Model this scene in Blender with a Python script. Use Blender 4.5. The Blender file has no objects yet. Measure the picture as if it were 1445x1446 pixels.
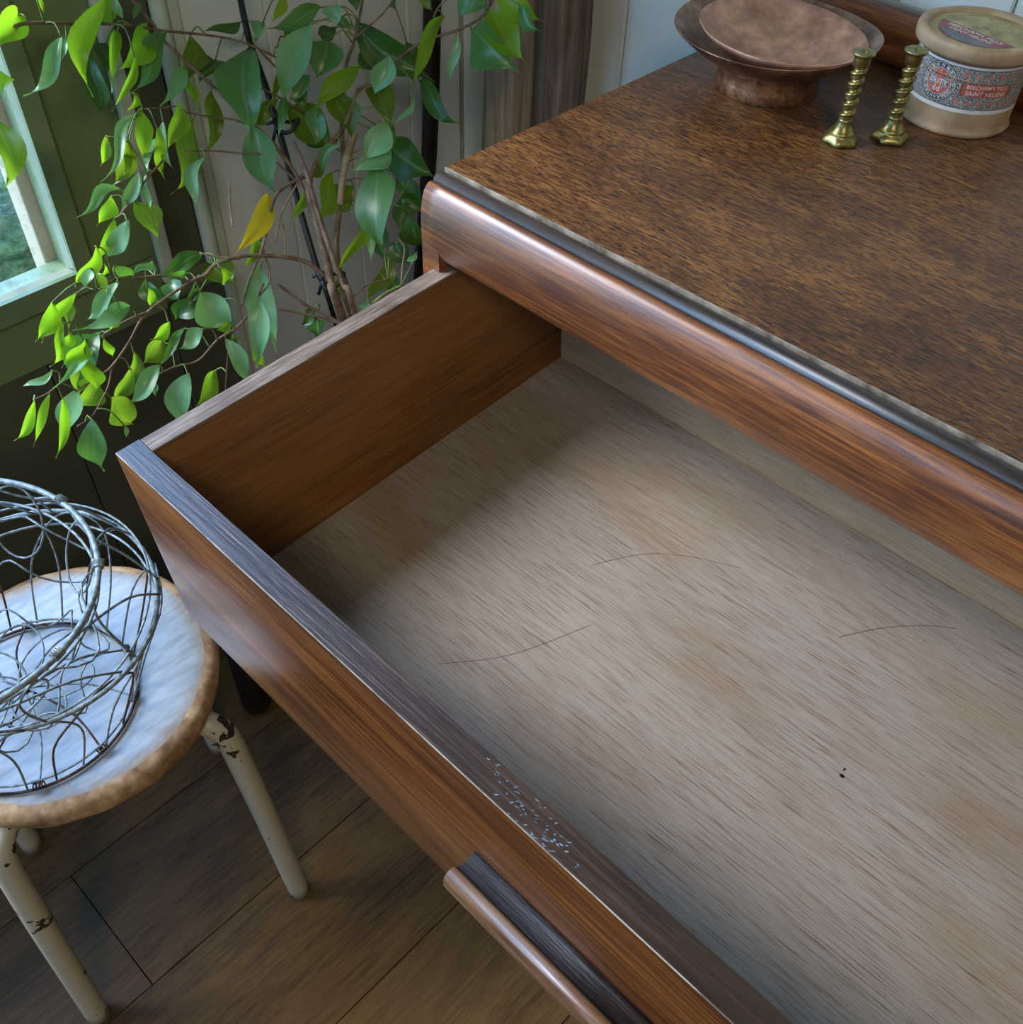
import bpy, bmesh, math, random
from mathutils import Vector, Matrix, Euler
random.seed(7)
SC = bpy.context.scene
COL = SC.collection
TOP = 0.9                       # height of the chest top above the floor

# ------------------------------------------------------------------ camera
CP = Vector((0.55145, -0.51474, 0.38993 + TOP))
CR = ((0.7218086, 0.516002, -0.4612313), (0.6915523, -0.5114073, 0.5101156), (0.0273436, -0.6871714, -0.7259806))   # world rows, columns = camera right, down, forward
F = 1395.99
cd = bpy.data.cameras.new('camera'); cam = bpy.data.objects.new('camera', cd); COL.objects.link(cam)
m = Matrix([[CR[0][0], -CR[0][1], -CR[0][2], CP.x], [CR[1][0], -CR[1][1], -CR[1][2], CP.y], [CR[2][0], -CR[2][1], -CR[2][2], CP.z], [0, 0, 0, 1]])
cam.matrix_world = m
cd.sensor_fit = 'HORIZONTAL'; cd.sensor_width = 36; cd.lens = F / 1445 * 36; cd.clip_start = 0.02
SC.camera = cam

# ------------------------------------------------------------------ sky, sun, exposure
w = bpy.data.worlds.new('world'); SC.world = w; w.use_nodes = True
nt = w.node_tree; nt.nodes.clear()
o_ = nt.nodes.new('ShaderNodeOutputWorld'); b_ = nt.nodes.new('ShaderNodeBackground')
tc = nt.nodes.new('ShaderNodeTexCoord'); sx = nt.nodes.new('ShaderNodeSeparateXYZ'); rp = nt.nodes.new('ShaderNodeValToRGB')
nt.links.new(tc.outputs['Generated'], sx.inputs[0]); nt.links.new(sx.outputs['Z'], rp.inputs[0])
rp.color_ramp.elements[0].position = 0.0; rp.color_ramp.elements[0].color = (0.42, 0.70, 1.0, 1)
rp.color_ramp.elements[1].position = 0.6; rp.color_ramp.elements[1].color = (0.15, 0.45, 1.0, 1)
nt.links.new(rp.outputs[0], b_.inputs['Color']); b_.inputs['Strength'].default_value = 8.5
nt.links.new(b_.outputs[0], o_.inputs[0])
sl = bpy.data.lights.new('sun', 'SUN'); sl.energy = 6.9; sl.angle = math.radians(27); sl.color = (1.0, 0.95, 0.91)
sun = bpy.data.objects.new('sun', sl); COL.objects.link(sun)
sun.rotation_euler = Vector((-1.0, -0.70, 1.12)).to_track_quat('Z', 'Y').to_euler(); sun.location = (-3, -6, 4)
def area(name, loc, d, sx_, sy_, energy, color, portal=False):
    a = bpy.data.lights.new(name, 'AREA'); a.shape = 'RECTANGLE'; a.size = sx_; a.size_y = sy_; a.energy = energy; a.color = color
    a.cycles.is_portal = portal
    o = bpy.data.objects.new(name, a); COL.objects.link(o); o.location = loc
    o.rotation_euler = Vector(d).to_track_quat('-Z', 'Y').to_euler(); return o
area('window_portal', (-0.6, -0.87, 1.32), (1, 0, 0), 1.4, 1.5, 1, (1, 1, 1), True)
area('window_portal', (0.2, -2.72, 1.62), (0, 1, 0), 1.1, 1.0, 1, (1, 1, 1), True)
area('warm_fill_light', (1.5, -1.3, 2.30), (-0.1, 0.2, -1), 0.5, 0.5, 22, (1.0, 0.86, 0.68))  # added warm fill for the shadows, not a known lamp of the room
SC.view_settings.view_transform = 'Standard'; SC.view_settings.look = 'None'
SC.view_settings.exposure = -0.32; SC.view_settings.gamma = 1; SC.view_settings.use_curve_mapping = False

# ------------------------------------------------------------------ pixel -> ray helper (plant tracing)
def px(u, v, dep):
    c = ((u - 722.5) / F * dep, (v - 723) / F * dep, dep)
    return CP + Vector((sum(CR[i][j] * c[j] for j in range(3)) for i in range(3)))

# ------------------------------------------------------------------ materials
def mat_new(name):
    mt = bpy.data.materials.new(name); mt.use_nodes = True
    return mt, mt.node_tree, mt.node_tree.nodes['Principled BSDF']
def ramp(nt, stops):
    r = nt.nodes.new('ShaderNodeValToRGB'); e = r.color_ramp.elements
    while len(e) < len(stops): e.new(0.5)
    for k, (p_, c_) in enumerate(stops): e[k].position = p_; e[k].color = (*c_, 1)
    return r
def coords(nt, scale=(1, 1, 1), rot=(0, 0, 0), kind='Object'):
    t = nt.nodes.new('ShaderNodeTexCoord'); mp = nt.nodes.new('ShaderNodeMapping')
    mp.inputs['Scale'].default_value = scale; mp.inputs['Rotation'].default_value = rot
    nt.links.new(t.outputs[kind], mp.inputs['Vector']); return mp
def noise(nt, vec, sc, det=4, rough=0.6, dist=0.0):
    n = nt.nodes.new('ShaderNodeTexNoise'); n.inputs['Scale'].default_value = sc; n.inputs['Detail'].default_value = det
    n.inputs['Roughness'].default_value = rough; n.inputs['Distortion'].default_value = dist
    nt.links.new(vec.outputs[0], n.inputs['Vector']); return n
def mixc(nt, a, b, fac, mode='MIX'):
    x = nt.nodes.new('ShaderNodeMix'); x.data_type = 'RGBA'; x.blend_type = mode
    for s, v in ((6, a), (7, b)):
        if isinstance(v, tuple): x.inputs[s].default_value = (*v, 1)
        else: nt.links.new(v, x.inputs[s])
    if isinstance(fac, float): x.inputs[0].default_value = fac
    else: nt.links.new(fac, x.inputs[0])
    return x.outputs[2]
def bump(nt, bs, h, strength, dist=0.001):
    b = nt.nodes.new('ShaderNodeBump'); b.inputs['Strength'].default_value = strength; b.inputs['Distance'].default_value = dist
    nt.links.new(h, b.inputs['Height']); nt.links.new(b.outputs[0], bs.inputs['Normal'])
def setp(bs, **k):
    for a, v in k.items():
        bs.inputs[a.replace('_', ' ')].default_value = v
AX = {'x': (1, 0, 0), 'y': (0, 1, 0), 'z': (0, 0, 1)}
def wood(name, stops, axis='x', grain=260, stretch=0.035, big=9, bigstretch=0.25, fleck=None, fleckamt=0.5, rough=0.4,
         coat=0.0, bmp=0.25, stain=None, stainamt=0.5, stainscale=6, rnd=False, kind='Object', wavy=0.0, spec=0.5, rot=(0,0,0), bigamt=0.45, coatr=0.25):
    mt, nt, bs = mat_new(name)
    a = AX[axis]
    sc = tuple(stretch if q else 1.0 for q in a); sb = tuple(bigstretch if q else 1.0 for q in a)
    c1 = coords(nt, sc, rot, kind); c2 = coords(nt, sb, rot, kind)
    n1 = noise(nt, c1, grain, 3, 0.65, wavy); n2 = noise(nt, c2, big * 3, 5, 0.6, 1.2)
    ad = nt.nodes.new('ShaderNodeMath'); ad.operation = 'MULTIPLY_ADD'; ad.inputs[1].default_value = 1 - bigamt
    nt.links.new(n1.outputs[0], ad.inputs[0])
    m2 = nt.nodes.new('ShaderNodeMath'); m2.operation = 'MULTIPLY'; m2.inputs[1].default_value = bigamt
    nt.links.new(n2.outputs[0], m2.inputs[0]); nt.links.new(m2.outputs[0], ad.inputs[2])
    val = ad.outputs[0]
    if rnd:
        oi = nt.nodes.new('ShaderNodeObjectInfo'); mm = nt.nodes.new('ShaderNodeMath'); mm.operation = 'MULTIPLY_ADD'
        mm.inputs[1].default_value = 0.10; nt.links.new(oi.outputs['Random'], mm.inputs[0]); nt.links.new(val, mm.inputs[2])
        ms = nt.nodes.new('ShaderNodeMath'); ms.operation = 'SUBTRACT'; ms.inputs[1].default_value = 0.05
        nt.links.new(mm.outputs[0], ms.inputs[0]); val = ms.outputs[0]
    r = ramp(nt, stops); nt.links.new(val, r.inputs[0]); col = r.outputs[0]
    if fleck:
        c3 = coords(nt, tuple(0.17 if q else 1.0 for q in a), rot, kind); n3 = noise(nt, c3, grain * 1.5, 3, 0.6, wavy)
        r3 = ramp(nt, [(0.49, (0, 0, 0)), (0.60, (1, 1, 1))]); nt.links.new(n3.outputs[0], r3.inputs[0])
        f3 = nt.nodes.new('ShaderNodeMath'); f3.operation = 'MULTIPLY'; f3.inputs[1].default_value = fleckamt
        nt.links.new(r3.outputs[0], f3.inputs[0]); col = mixc(nt, col, fleck, f3.outputs[0])
    if stain:
        c4 = coords(nt, sb, rot, kind); n4 = noise(nt, c4, stainscale, 4, 0.55)
        r4 = ramp(nt, [(0.48, (0, 0, 0)), (0.68, (1, 1, 1))]); nt.links.new(n4.outputs[0], r4.inputs[0])
        f4 = nt.nodes.new('ShaderNodeMath'); f4.operation = 'MULTIPLY'; f4.inputs[1].default_value = stainamt
        nt.links.new(r4.outputs[0], f4.inputs[0]); col = mixc(nt, col, stain, f4.outputs[0])
    nt.links.new(col, bs.inputs['Base Color'])
    rr = nt.nodes.new('ShaderNodeMapRange'); rr.inputs['To Min'].default_value = rough - 0.08; rr.inputs['To Max'].default_value = rough + 0.14
    nt.links.new(n1.outputs[0], rr.inputs['Value']); nt.links.new(rr.outputs[0], bs.inputs['Roughness'])
    setp(bs, Coat_Weight=coat, Coat_Roughness=coatr, Coat_IOR=1.65, Specular_IOR_Level=spec)
    if bmp: bump(nt, bs, n1.outputs[0], bmp)
    return mt
def plain(name, c1, c2, scale=30, rough=0.5, metal=0.0, bmp=0.0, sc=(1, 1, 1), lo=0.4, hi=0.62, coat=0.0, det=5, bdist=0.001, spec=0.5):
    mt, nt, bs = mat_new(name); c = coords(nt, sc); n = noise(nt, c, scale, det)
    r = ramp(nt, [(lo, c1), (hi, c2)]); nt.links.new(n.outputs[0], r.inputs[0]); nt.links.new(r.outputs[0], bs.inputs['Base Color'])
    setp(bs, Roughness=rough, Metallic=metal, Coat_Weight=coat, Specular_IOR_Level=spec)
    if bmp: bump(nt, bs, n.outputs[0], bmp, bdist)
    return mt

M = {}
M['top'] = wood('chest_top_veneer', [(0.3, (0.0326, 0.0133, 0.0051)), (0.47, (0.1255, 0.0502, 0.015)), (0.62, (0.2836, 0.1282, 0.0372))], 'x', 420, 0.10, 5, 0.4, bigamt=0.35,
                fleck=(0.018, 0.009, 0.008), fleckamt=0.9, rough=0.38, bmp=0.35, wavy=0.8, rot=(0, 0, 0.12))
M['rail'] = wood('polished_walnut', [(0.32, (0.0311, 0.0091, 0.0026)), (0.46, (0.1548, 0.0406, 0.0061)), (0.6, (0.3981, 0.1262, 0.0182))], 'x', 400, 0.04, 6, 0.12, bigamt=0.5,
                 stain=(0.030, 0.012, 0.010), stainamt=0.85, stainscale=26, rough=0.38, coat=0.9, coatr=0.42, bmp=0.2)
M['dark'] = wood('ebonised_moulding', [(0.35, (0.008, 0.006, 0.006)), (0.62, (0.045, 0.028, 0.020))], 'x', 220, 0.08, 6, 0.3, rough=0.38, coat=0.55, coatr=0.38, bmp=0.3)
M['edge'] = wood('dark_stained_edge', [(0.36, (0.0116, 0.006, 0.0038)), (0.52, (0.0371, 0.0155, 0.0084)), (0.66, (0.0907, 0.0447, 0.0233))], 'x', 300, 0.05, 7, 0.2, rough=0.40, coat=0.8, coatr=0.34, bmp=0.9,
                 stain=(0.10, 0.045, 0.02), stainamt=0.35, stainscale=16)
M['front'] = wood('drawer_front_veneer', [(0.34, (0.0243, 0.0071, 0.0019)), (0.47, (0.1032, 0.0303, 0.0058)), (0.6, (0.2428, 0.088, 0.0172))], 'x', 420, 0.025, 7, 0.10, bigamt=0.5,
                  stain=(0.05, 0.018, 0.010), stainamt=0.75, stainscale=24, rough=0.28, coat=0.5, bmp=0.2)
M['floorply'] = wood('drawer_bottom_ply', [(0.33, (0.1261, 0.072, 0.0459)), (0.41, (0.2425, 0.1872, 0.1428)), (0.47, (0.3395, 0.288, 0.2346)), (0.66, (0.3977, 0.3504, 0.2958))], 'x', 1400, 0.007, 3, 0.4, bigamt=0.10,
                     stain=(0.25, 0.155, 0.08), stainamt=0.5, stainscale=11, rough=0.42, bmp=0.2)
M['side'] = wood('drawer_side_wood', [(0.34, (0.0842, 0.0284, 0.0061)), (0.48, (0.1942, 0.0768, 0.0164)), (0.62, (0.2718, 0.1194, 0.0289))], 'y', 420, 0.03, 4, 0.15, rough=0.42, bmp=0.1, bigamt=0.5)
M['sideedge'] = wood('worn_side_edge', [(0.36, (0.0648, 0.0434, 0.0317)), (0.5, (0.1944, 0.1435, 0.1089)), (0.62, (0.3456, 0.28, 0.2244))], 'y', 420, 0.05, 8, 0.2, rough=0.5, bmp=0.5)
M['back'] = wood('drawer_back_wood', [(0.34, (0.414, 0.275, 0.15)), (0.62, (0.667, 0.506, 0.32))], 'x', 500, 0.05, 4, 0.2, rough=0.5, bmp=0.1)
M['scoop'] = wood('blackened_scoop', [(0.36, (0.006, 0.005, 0.005)), (0.62, (0.030, 0.018, 0.014))], 'x', 400, 0.08, 6, 0.3, rough=0.42, bmp=0.9)
M['handlelip'] = wood('worn_handle_lip', [(0.34, (0.03, 0.011, 0.005)), (0.46, (0.132, 0.0523, 0.02)), (0.6, (0.252, 0.132, 0.06))], 'x', 330, 0.05, 9, 0.15, rough=0.34, coat=0.5, coatr=0.35, bmp=0.4,
                      stain=(0.03, 0.014, 0.012), stainamt=0.7, stainscale=40)
M['lightedge'] = plain('rubbed_raw_edge', (0.14, 0.11, 0.075), (0.46, 0.40, 0.31), 40, 0.5)
M['plank'] = wood('oak_laminate', [(0.33, (0.0444, 0.0227, 0.0056)), (0.48, (0.0998, 0.0538, 0.0143)), (0.64, (0.1588, 0.0896, 0.0253))], 'y', 190, 0.06, 4, 0.30, rough=0.50, spec=0.3, rnd=True, bmp=0.15, wavy=1.5)
M['stoolwood'] = None
M['stooledge'] = wood('worn_seat_edge', [(0.34, (0.16, 0.08, 0.035)), (0.5, (0.42, 0.25, 0.12)), (0.64, (0.60, 0.43, 0.25))], 'x', 60, 1, 5, 1, rough=0.5, bmp=0.5, stain=(0.10, 0.05, 0.02), stainamt=0.6, stainscale=20)
M['green'] = plain('sage_green_paint', (0.16, 0.225, 0.095), (0.19, 0.26, 0.12), 4, 0.45)
M['greenframe'] = plain('window_frame_paint', (0.15, 0.22, 0.11), (0.22, 0.29, 0.16), 14, 0.36, bmp=0.15)
M['greydado'] = plain('dark_sage_dado_paint', (0.085, 0.090, 0.055), (0.105, 0.108, 0.07), 5, 0.5)
M['trim'] = plain('pale_grey_green_paint', (0.50, 0.58, 0.44), (0.60, 0.67, 0.53), 12, 0.28)
M['board'] = plain('pale_grey_paint', (0.70, 0.74, 0.68), (0.76, 0.80, 0.74), 6, 0.42, bmp=0.05)
M['wall'] = plain('wall_paint', (0.32, 0.27, 0.18), (0.37, 0.31, 0.22), 3, 0.8)
M['post'] = wood('weathered_wood', [(0.34, (0.10, 0.08, 0.055)), (0.48, (0.32, 0.265, 0.19)), (0.64, (0.52, 0.45, 0.34))], 'z', 130, 0.04, 8, 0.1, rough=0.75, bmp=0.7)
M['darkpost'] = wood('brown_bark_wood', [(0.34, (0.04, 0.028, 0.018)), (0.5, (0.14, 0.10, 0.068)), (0.66, (0.27, 0.20, 0.14))], 'z', 110, 0.05, 10, 0.15, rough=0.75, bmp=0.7)
M['black'] = plain('black_cane', (0.006, 0.005, 0.005), (0.018, 0.015, 0.014), 40, 0.4)
M['blackplastic'] = plain('black_tie_plastic', (0.01, 0.012, 0.016), (0.02, 0.024, 0.03), 40, 0.35)
M['copper'] = plain('hammered_copper_dull', (0.22, 0.11, 0.06), (0.74, 0.42, 0.29), 40, 0.48, 0.55, 0.5, lo=0.26, hi=0.66, det=9, bdist=0.0012)
M['copperdark'] = plain('tarnished_copper', (0.13, 0.07, 0.045), (0.42, 0.24, 0.15), 45, 0.36, 0.75, 0.3, lo=0.38, hi=0.64, bdist=0.0008)
M['copperfoot'] = plain('hammered_copper_foot', (0.26, 0.12, 0.06), (0.52, 0.28, 0.15), 120, 0.38, 0.8, 0.7, bdist=0.0012)
M['brass'] = plain('aged_brass', (0.16, 0.14, 0.05), (0.42, 0.36, 0.14), 90, 0.36, 0.9, 0.15, lo=0.35, hi=0.6)
M['wire'] = plain('galvanised_wire', (0.13, 0.165, 0.17), (0.33, 0.39, 0.40), 150, 0.50, 0.2, 0.2)
M['rust'] = plain('rusty_wire', (0.035, 0.018, 0.012), (0.13, 0.075, 0.05), 150, 0.6, 0.4, 0.3)
M['boxwood'] = plain('pale_turned_box', (0.30, 0.195, 0.105), (0.45, 0.32, 0.19), 40, 0.5, bmp=0.25, sc=(1, 1, 0.5), lo=0.35)
M['paper'] = plain('old_white_paper', (0.62, 0.62, 0.58), (0.78, 0.78, 0.75), 30, 0.6)
M['gold'] = plain('gold_lid_label', (0.30, 0.24, 0.08), (0.48, 0.40, 0.17), 60, 0.4, 0.15)
M['maroon'] = plain('maroon_ink', (0.22, 0.055, 0.06), (0.32, 0.10, 0.10), 90, 0.5)
M['red'] = plain('red_ink', (0.42, 0.075, 0.05), (0.56, 0.14, 0.10), 90, 0.5)
M['pink'] = plain('faded_red_ink', (0.42, 0.13, 0.10), (0.60, 0.28, 0.22), 120, 0.55)
M['ink'] = plain('blue_black_ink', (0.03, 0.038, 0.05), (0.055, 0.065, 0.08), 90, 0.5)
M['greyink'] = plain('grey_ink', (0.12, 0.13, 0.14), (0.18, 0.19, 0.20), 90, 0.5)
M['twine'] = plain('brown_twine', (0.28, 0.18, 0.09), (0.45, 0.31, 0.17), 300, 0.8)
M['pot'] = plain('terracotta_pot', (0.16, 0.07, 0.04), (0.24, 0.11, 0.065), 12, 0.8)
M['soil'] = plain('potting_soil', (0.02, 0.014, 0.01), (0.05, 0.036, 0.025), 80, 0.95, bmp=1.0, bdist=0.01)
M['bark'] = plain('fig_bark', (0.10, 0.062, 0.036), (0.24, 0.165, 0.10), 90, 0.7, bmp=0.5, lo=0.35)
M['paletwig'] = plain('pale_twig', (0.27, 0.20, 0.12), (0.42, 0.33, 0.21), 90, 0.7, bmp=0.3)
M['greentwig'] = plain('green_stalk', (0.10, 0.16, 0.03), (0.22, 0.30, 0.08), 60, 0.5)
M['grass'] = plain('garden_grass', (0.035, 0.075, 0.02), (0.13, 0.20, 0.06), 14, 0.9, bmp=0.5, bdist=0.03)
M['hedge'] = plain('garden_leaves', (0.02, 0.055, 0.015), (0.16, 0.24, 0.10), 22, 0.7, bmp=1.0, bdist=0.05)
M['outwood'] = plain('bleached_outside_wood', (0.42, 0.36, 0.24), (0.62, 0.56, 0.42), 10, 0.7, sc=(1, 1, 0.2))
M['scr'] = plain('scratch_brown', (0.13, 0.09, 0.06), (0.20, 0.15, 0.10), 200, 0.6)
M['black2'] = plain('void_dark_wood', (0.012, 0.008, 0.006), (0.02, 0.014, 0.01), 20, 0.8)
M['lamp'], _nt, _bs = mat_new('fill_lamp_shade'); setp(_bs, Base_Color=(0.8, 0.75, 0.65, 1), Roughness=0.6)
# pattern paper of the round box: white scribble on dark ground
def pattern():
    mt, nt, bs = mat_new('printed_scroll_pattern'); c = coords(nt)
    v = nt.nodes.new('ShaderNodeTexVoronoi'); v.inputs['Scale'].default_value = 700; v.feature = 'DISTANCE_TO_EDGE'
    nt.links.new(c.outputs[0], v.inputs['Vector'])
    r = ramp(nt, [(0.05, (0.50, 0.50, 0.46)), (0.15, (0.045, 0.055, 0.07))]); nt.links.new(v.outputs['Distance'], r.inputs[0])
    nt.links.new(r.outputs[0], bs.inputs['Base Color']); setp(bs, Roughness=0.55); return mt
M['pattern'] = pattern()
# flaking cream paint with dark chips
def chipped():
    mt, nt, bs = mat_new('chipped_cream_paint'); c = coords(nt); n = noise(nt, c, 95, 3, 0.5)
    g = noise(nt, c, 16, 3, 0.5)
    mu = nt.nodes.new('ShaderNodeMath'); mu.operation = 'MULTIPLY'; nt.links.new(n.outputs[0], mu.inputs[0]); nt.links.new(g.outputs[0], mu.inputs[1])
    r = ramp(nt, [(0.345, (0.50, 0.48, 0.37)), (0.352, (0.030, 0.018, 0.012))]); nt.links.new(mu.outputs[0], r.inputs[0])
    nt.links.new(r.outputs[0], bs.inputs['Base Color']); setp(bs, Roughness=0.42); return mt
M['chipped'] = chipped()
def seatmat():
    mt, nt, bs = mat_new('worn_whitewashed_seat'); c = coords(nt); n = noise(nt, c, 30, 5)
    t = nt.nodes.new('ShaderNodeVectorMath'); t.operation = 'MULTIPLY'; t.inputs[1].default_value = (1, 1, 0); nt.links.new(c.outputs[0], t.inputs[0])
    l = nt.nodes.new('ShaderNodeVectorMath'); l.operation = 'LENGTH'; nt.links.new(t.outputs[0], l.inputs[0])
    a = nt.nodes.new('ShaderNodeMath'); a.operation = 'MULTIPLY_ADD'; a.inputs[1].default_value = 0.030; nt.links.new(n.outputs[0], a.inputs[0]); nt.links.new(l.outputs['Value'], a.inputs[2])
    r = ramp(nt, [(0.140, (0.42, 0.46, 0.49)), (0.156, (0.34, 0.25, 0.15))]); nt.links.new(a.outputs[0], r.inputs[0])
    c2 = coords(nt, (1, 0.2, 1)); n2 = noise(nt, c2, 120, 3); r2 = ramp(nt, [(0.35, (0.72, 0.72, 0.72)), (0.6, (1, 1, 1))]); nt.links.new(n2.outputs[0], r2.inputs[0])
    nt.links.new(mixc(nt, r.outputs[0], r2.outputs[0], 1.0, 'MULTIPLY'), bs.inputs['Base Color'])
    setp(bs, Roughness=0.34, Coat_Weight=0.7, Coat_Roughness=0.3); bump(nt, bs, n2.outputs[0], 0.25); return mt
M['stoolwood'] = seatmat()
def glassmat():
    mt, nt, bs = mat_new('dusty_window_glass'); nt.nodes.remove(bs); out = nt.nodes['Material Output']
    t = nt.nodes.new('ShaderNodeBsdfTransparent'); g = nt.nodes.new('ShaderNodeBsdfGlossy'); g.inputs['Roughness'].default_value = 0.05
    d = nt.nodes.new('ShaderNodeBsdfDiffuse'); d.inputs['Color'].default_value = (0.55, 0.62, 0.60, 1)
    lw = nt.nodes.new('ShaderNodeLayerWeight'); lw.inputs['Blend'].default_value = 0.5
    pw = nt.nodes.new('ShaderNodeMath'); pw.operation = 'POWER'; pw.inputs[1].default_value = 4.5; nt.links.new(lw.outputs['Facing'], pw.inputs[0])
    fr = nt.nodes.new('ShaderNodeMath'); fr.operation = 'MULTIPLY_ADD'; fr.inputs[1].default_value = 0.6; fr.inputs[2].default_value = 0.03; nt.links.new(pw.outputs[0], fr.inputs[0])
    m1 = nt.nodes.new('ShaderNodeMixShader'); nt.links.new(fr.outputs[0], m1.inputs[0]); nt.links.new(t.outputs[0], m1.inputs[1]); nt.links.new(g.outputs[0], m1.inputs[2])
    c = coords(nt); n = noise(nt, c, 60, 5, 0.7); r = ramp(nt, [(0.52, (0.0, 0.0, 0.0)), (0.70, (0.3, 0.3, 0.3))]); nt.links.new(n.outputs[0], r.inputs[0])
    m2 = nt.nodes.new('ShaderNodeMixShader'); nt.links.new(r.outputs[0], m2.inputs[0]); nt.links.new(m1.outputs[0], m2.inputs[1]); nt.links.new(d.outputs[0], m2.inputs[2])
    nt.links.new(m2.outputs[0], out.inputs['Surface']); return mt
M['glass'] = glassmat()
def leafmat(name, c1, c2, trans, tw=0.5, rough=0.33):
    mt, nt, bs = mat_new(name); out = nt.nodes['Material Output']; c = coords(nt); n = noise(nt, c, 22, 3)
    at = nt.nodes.new('ShaderNodeUVMap'); sp = nt.nodes.new('ShaderNodeSeparateXYZ'); nt.links.new(at.outputs[0], sp.inputs[0])
    ma = nt.nodes.new('ShaderNodeMath'); ma.operation = 'SUBTRACT'; ma.inputs[1].default_value = 0.5; nt.links.new(sp.outputs[0], ma.inputs[0])
    mb = nt.nodes.new('ShaderNodeMath'); mb.operation = 'ABSOLUTE'; nt.links.new(ma.outputs[0], mb.inputs[0])
    rv = ramp(nt, [(0.015, (1, 1, 1)), (0.05, (0, 0, 0))]); nt.links.new(mb.outputs[0], rv.inputs[0])
    r = ramp(nt, [(0.35, c1), (0.65, c2)]); nt.links.new(n.outputs[0], r.inputs[0])
    vein = nt.nodes.new('ShaderNodeMath'); vein.operation = 'MULTIPLY'; vein.inputs[1].default_value = 0.35; nt.links.new(rv.outputs[0], vein.inputs[0])
    col = mixc(nt, r.outputs[0], (0.42, 0.52, 0.22), vein.outputs[0])
    nt.links.new(col, bs.inputs['Base Color']); setp(bs, Roughness=rough, Specular_IOR_Level=0.6)
    t = nt.nodes.new('ShaderNodeBsdfTranslucent'); t.inputs['Color'].default_value = (*trans, 1)
    mx = nt.nodes.new('ShaderNodeMixShader'); mx.inputs[0].default_value = tw
    nt.links.new(bs.outputs[0], mx.inputs[1]); nt.links.new(t.outputs[0], mx.inputs[2]); nt.links.new(mx.outputs[0], out.inputs['Surface']); return mt
LM = {'g': leafmat('sky_sheen_leaf', (0.07, 0.20, 0.055), (0.11, 0.27, 0.08), (0.22, 0.52, 0.04), 0.34),  # bluish sky reflection on upper faces put into the green
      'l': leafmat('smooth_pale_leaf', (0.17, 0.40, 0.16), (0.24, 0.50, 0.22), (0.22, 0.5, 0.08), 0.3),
      'y': leafmat('backlit_leaf', (0.17, 0.34, 0.015), (0.28, 0.46, 0.03), (0.42, 0.75, 0.02), 0.55),  # light shining through the blade put into the yellow-green
      'd': leafmat('shaded_leaf', (0.035, 0.12, 0.022), (0.06, 0.17, 0.03), (0.12, 0.32, 0.03), 0.3),  # darker green holds the shade within the foliage
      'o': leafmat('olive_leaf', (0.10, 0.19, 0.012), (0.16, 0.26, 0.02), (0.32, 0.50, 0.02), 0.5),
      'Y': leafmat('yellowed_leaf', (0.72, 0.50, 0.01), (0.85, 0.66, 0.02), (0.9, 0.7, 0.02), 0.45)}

# ------------------------------------------------------------------ object helpers
def tag(o, label=None, cat=None, group=None, kind=None):
    if label: o['label'] = label
    if cat: o['category'] = cat
    if group: o['group'] = group
    if kind: o['kind'] = kind
    return o
def empty(name, loc, label, cat, group=None):
    o = bpy.data.objects.new(name, None); COL.objects.link(o); o.location = loc; o.empty_display_size = 0.05
    return tag(o, label, cat, group)
def root_loc(p_):
    v = Vector((0, 0, 0))
    while p_ is not None: v += p_.location; p_ = p_.parent
    return v
def obj(name, V, Fc, mt, parent=None, smooth=False, uv=None, loc=None):
    """V in world coordinates; stored relative to the parent's place."""
    base = root_loc(parent) + (Vector(loc) if loc is not None and parent is not None else Vector((0, 0, 0)))
    if parent is None and loc is not None: base = Vector(loc)
    me = bpy.data.meshes.new(name); me.from_pydata([Vector(v) - base for v in V], [], Fc); me.update()
    if uv:
        l = me.uv_layers.new(name='UVMap')
        for lp in me.loops: l.data[lp.index].uv = uv[lp.vertex_index]
    if smooth:
        for p_ in me.polygons: p_.use_smooth = len(p_.vertices) <= 4
    mts = mt if isinstance(mt, list) else [mt]
    for q in mts: me.materials.append(q)
    o = bpy.data.objects.new(name, me); COL.objects.link(o)
    if parent is not None: o.parent = parent
    if loc is not None: o.location = loc
    return o
def box(x0, x1, y0, y1, z0, z1, b=0.0):
    if b <= 0:
        V = [(x, y, z) for x in (x0, x1) for y in (y0, y1) for z in (z0, z1)]
        return V, [(0, 1, 3, 2), (4, 6, 7, 5), (0, 4, 5, 1), (2, 3, 7, 6), (0, 2, 6, 4), (1, 5, 7, 3)]
    bm = bmesh.new(); bmesh.ops.create_cube(bm, size=1)
    for v in bm.verts: v.co = Vector(((x0 + x1) / 2 + v.co.x * (x1 - x0), (y0 + y1) / 2 + v.co.y * (y1 - y0), (z0 + z1) / 2 + v.co.z * (z1 - z0)))
    bmesh.ops.bevel(bm, geom=bm.edges[:], offset=b, segments=2, affect='EDGES', profile=0.6)
    bm.verts.index_update()
    V = [tuple(v.co) for v in bm.verts]; Fc = [tuple(v.index for v in f.verts) for f in bm.faces]; bm.free(); return V, Fc
def extr_x(prof, x0, x1, n=1):
    """closed (y,z) profile swept along x"""
    k = len(prof); V = []; Fc = []
    for i in range(n + 1):
        x = x0 + (x1 - x0) * i / n; V += [(x, y, z) for y, z in prof]
    for i in range(n):
        for j in range(k):
            a = i * k + j; b = i * k + (j + 1) % k; Fc.append((a, b, b + k, a + k))
    Fc.append(tuple(range(k - 1, -1, -1))); Fc.append(tuple(n * k + j for j in range(k))); return V, Fc
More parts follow.
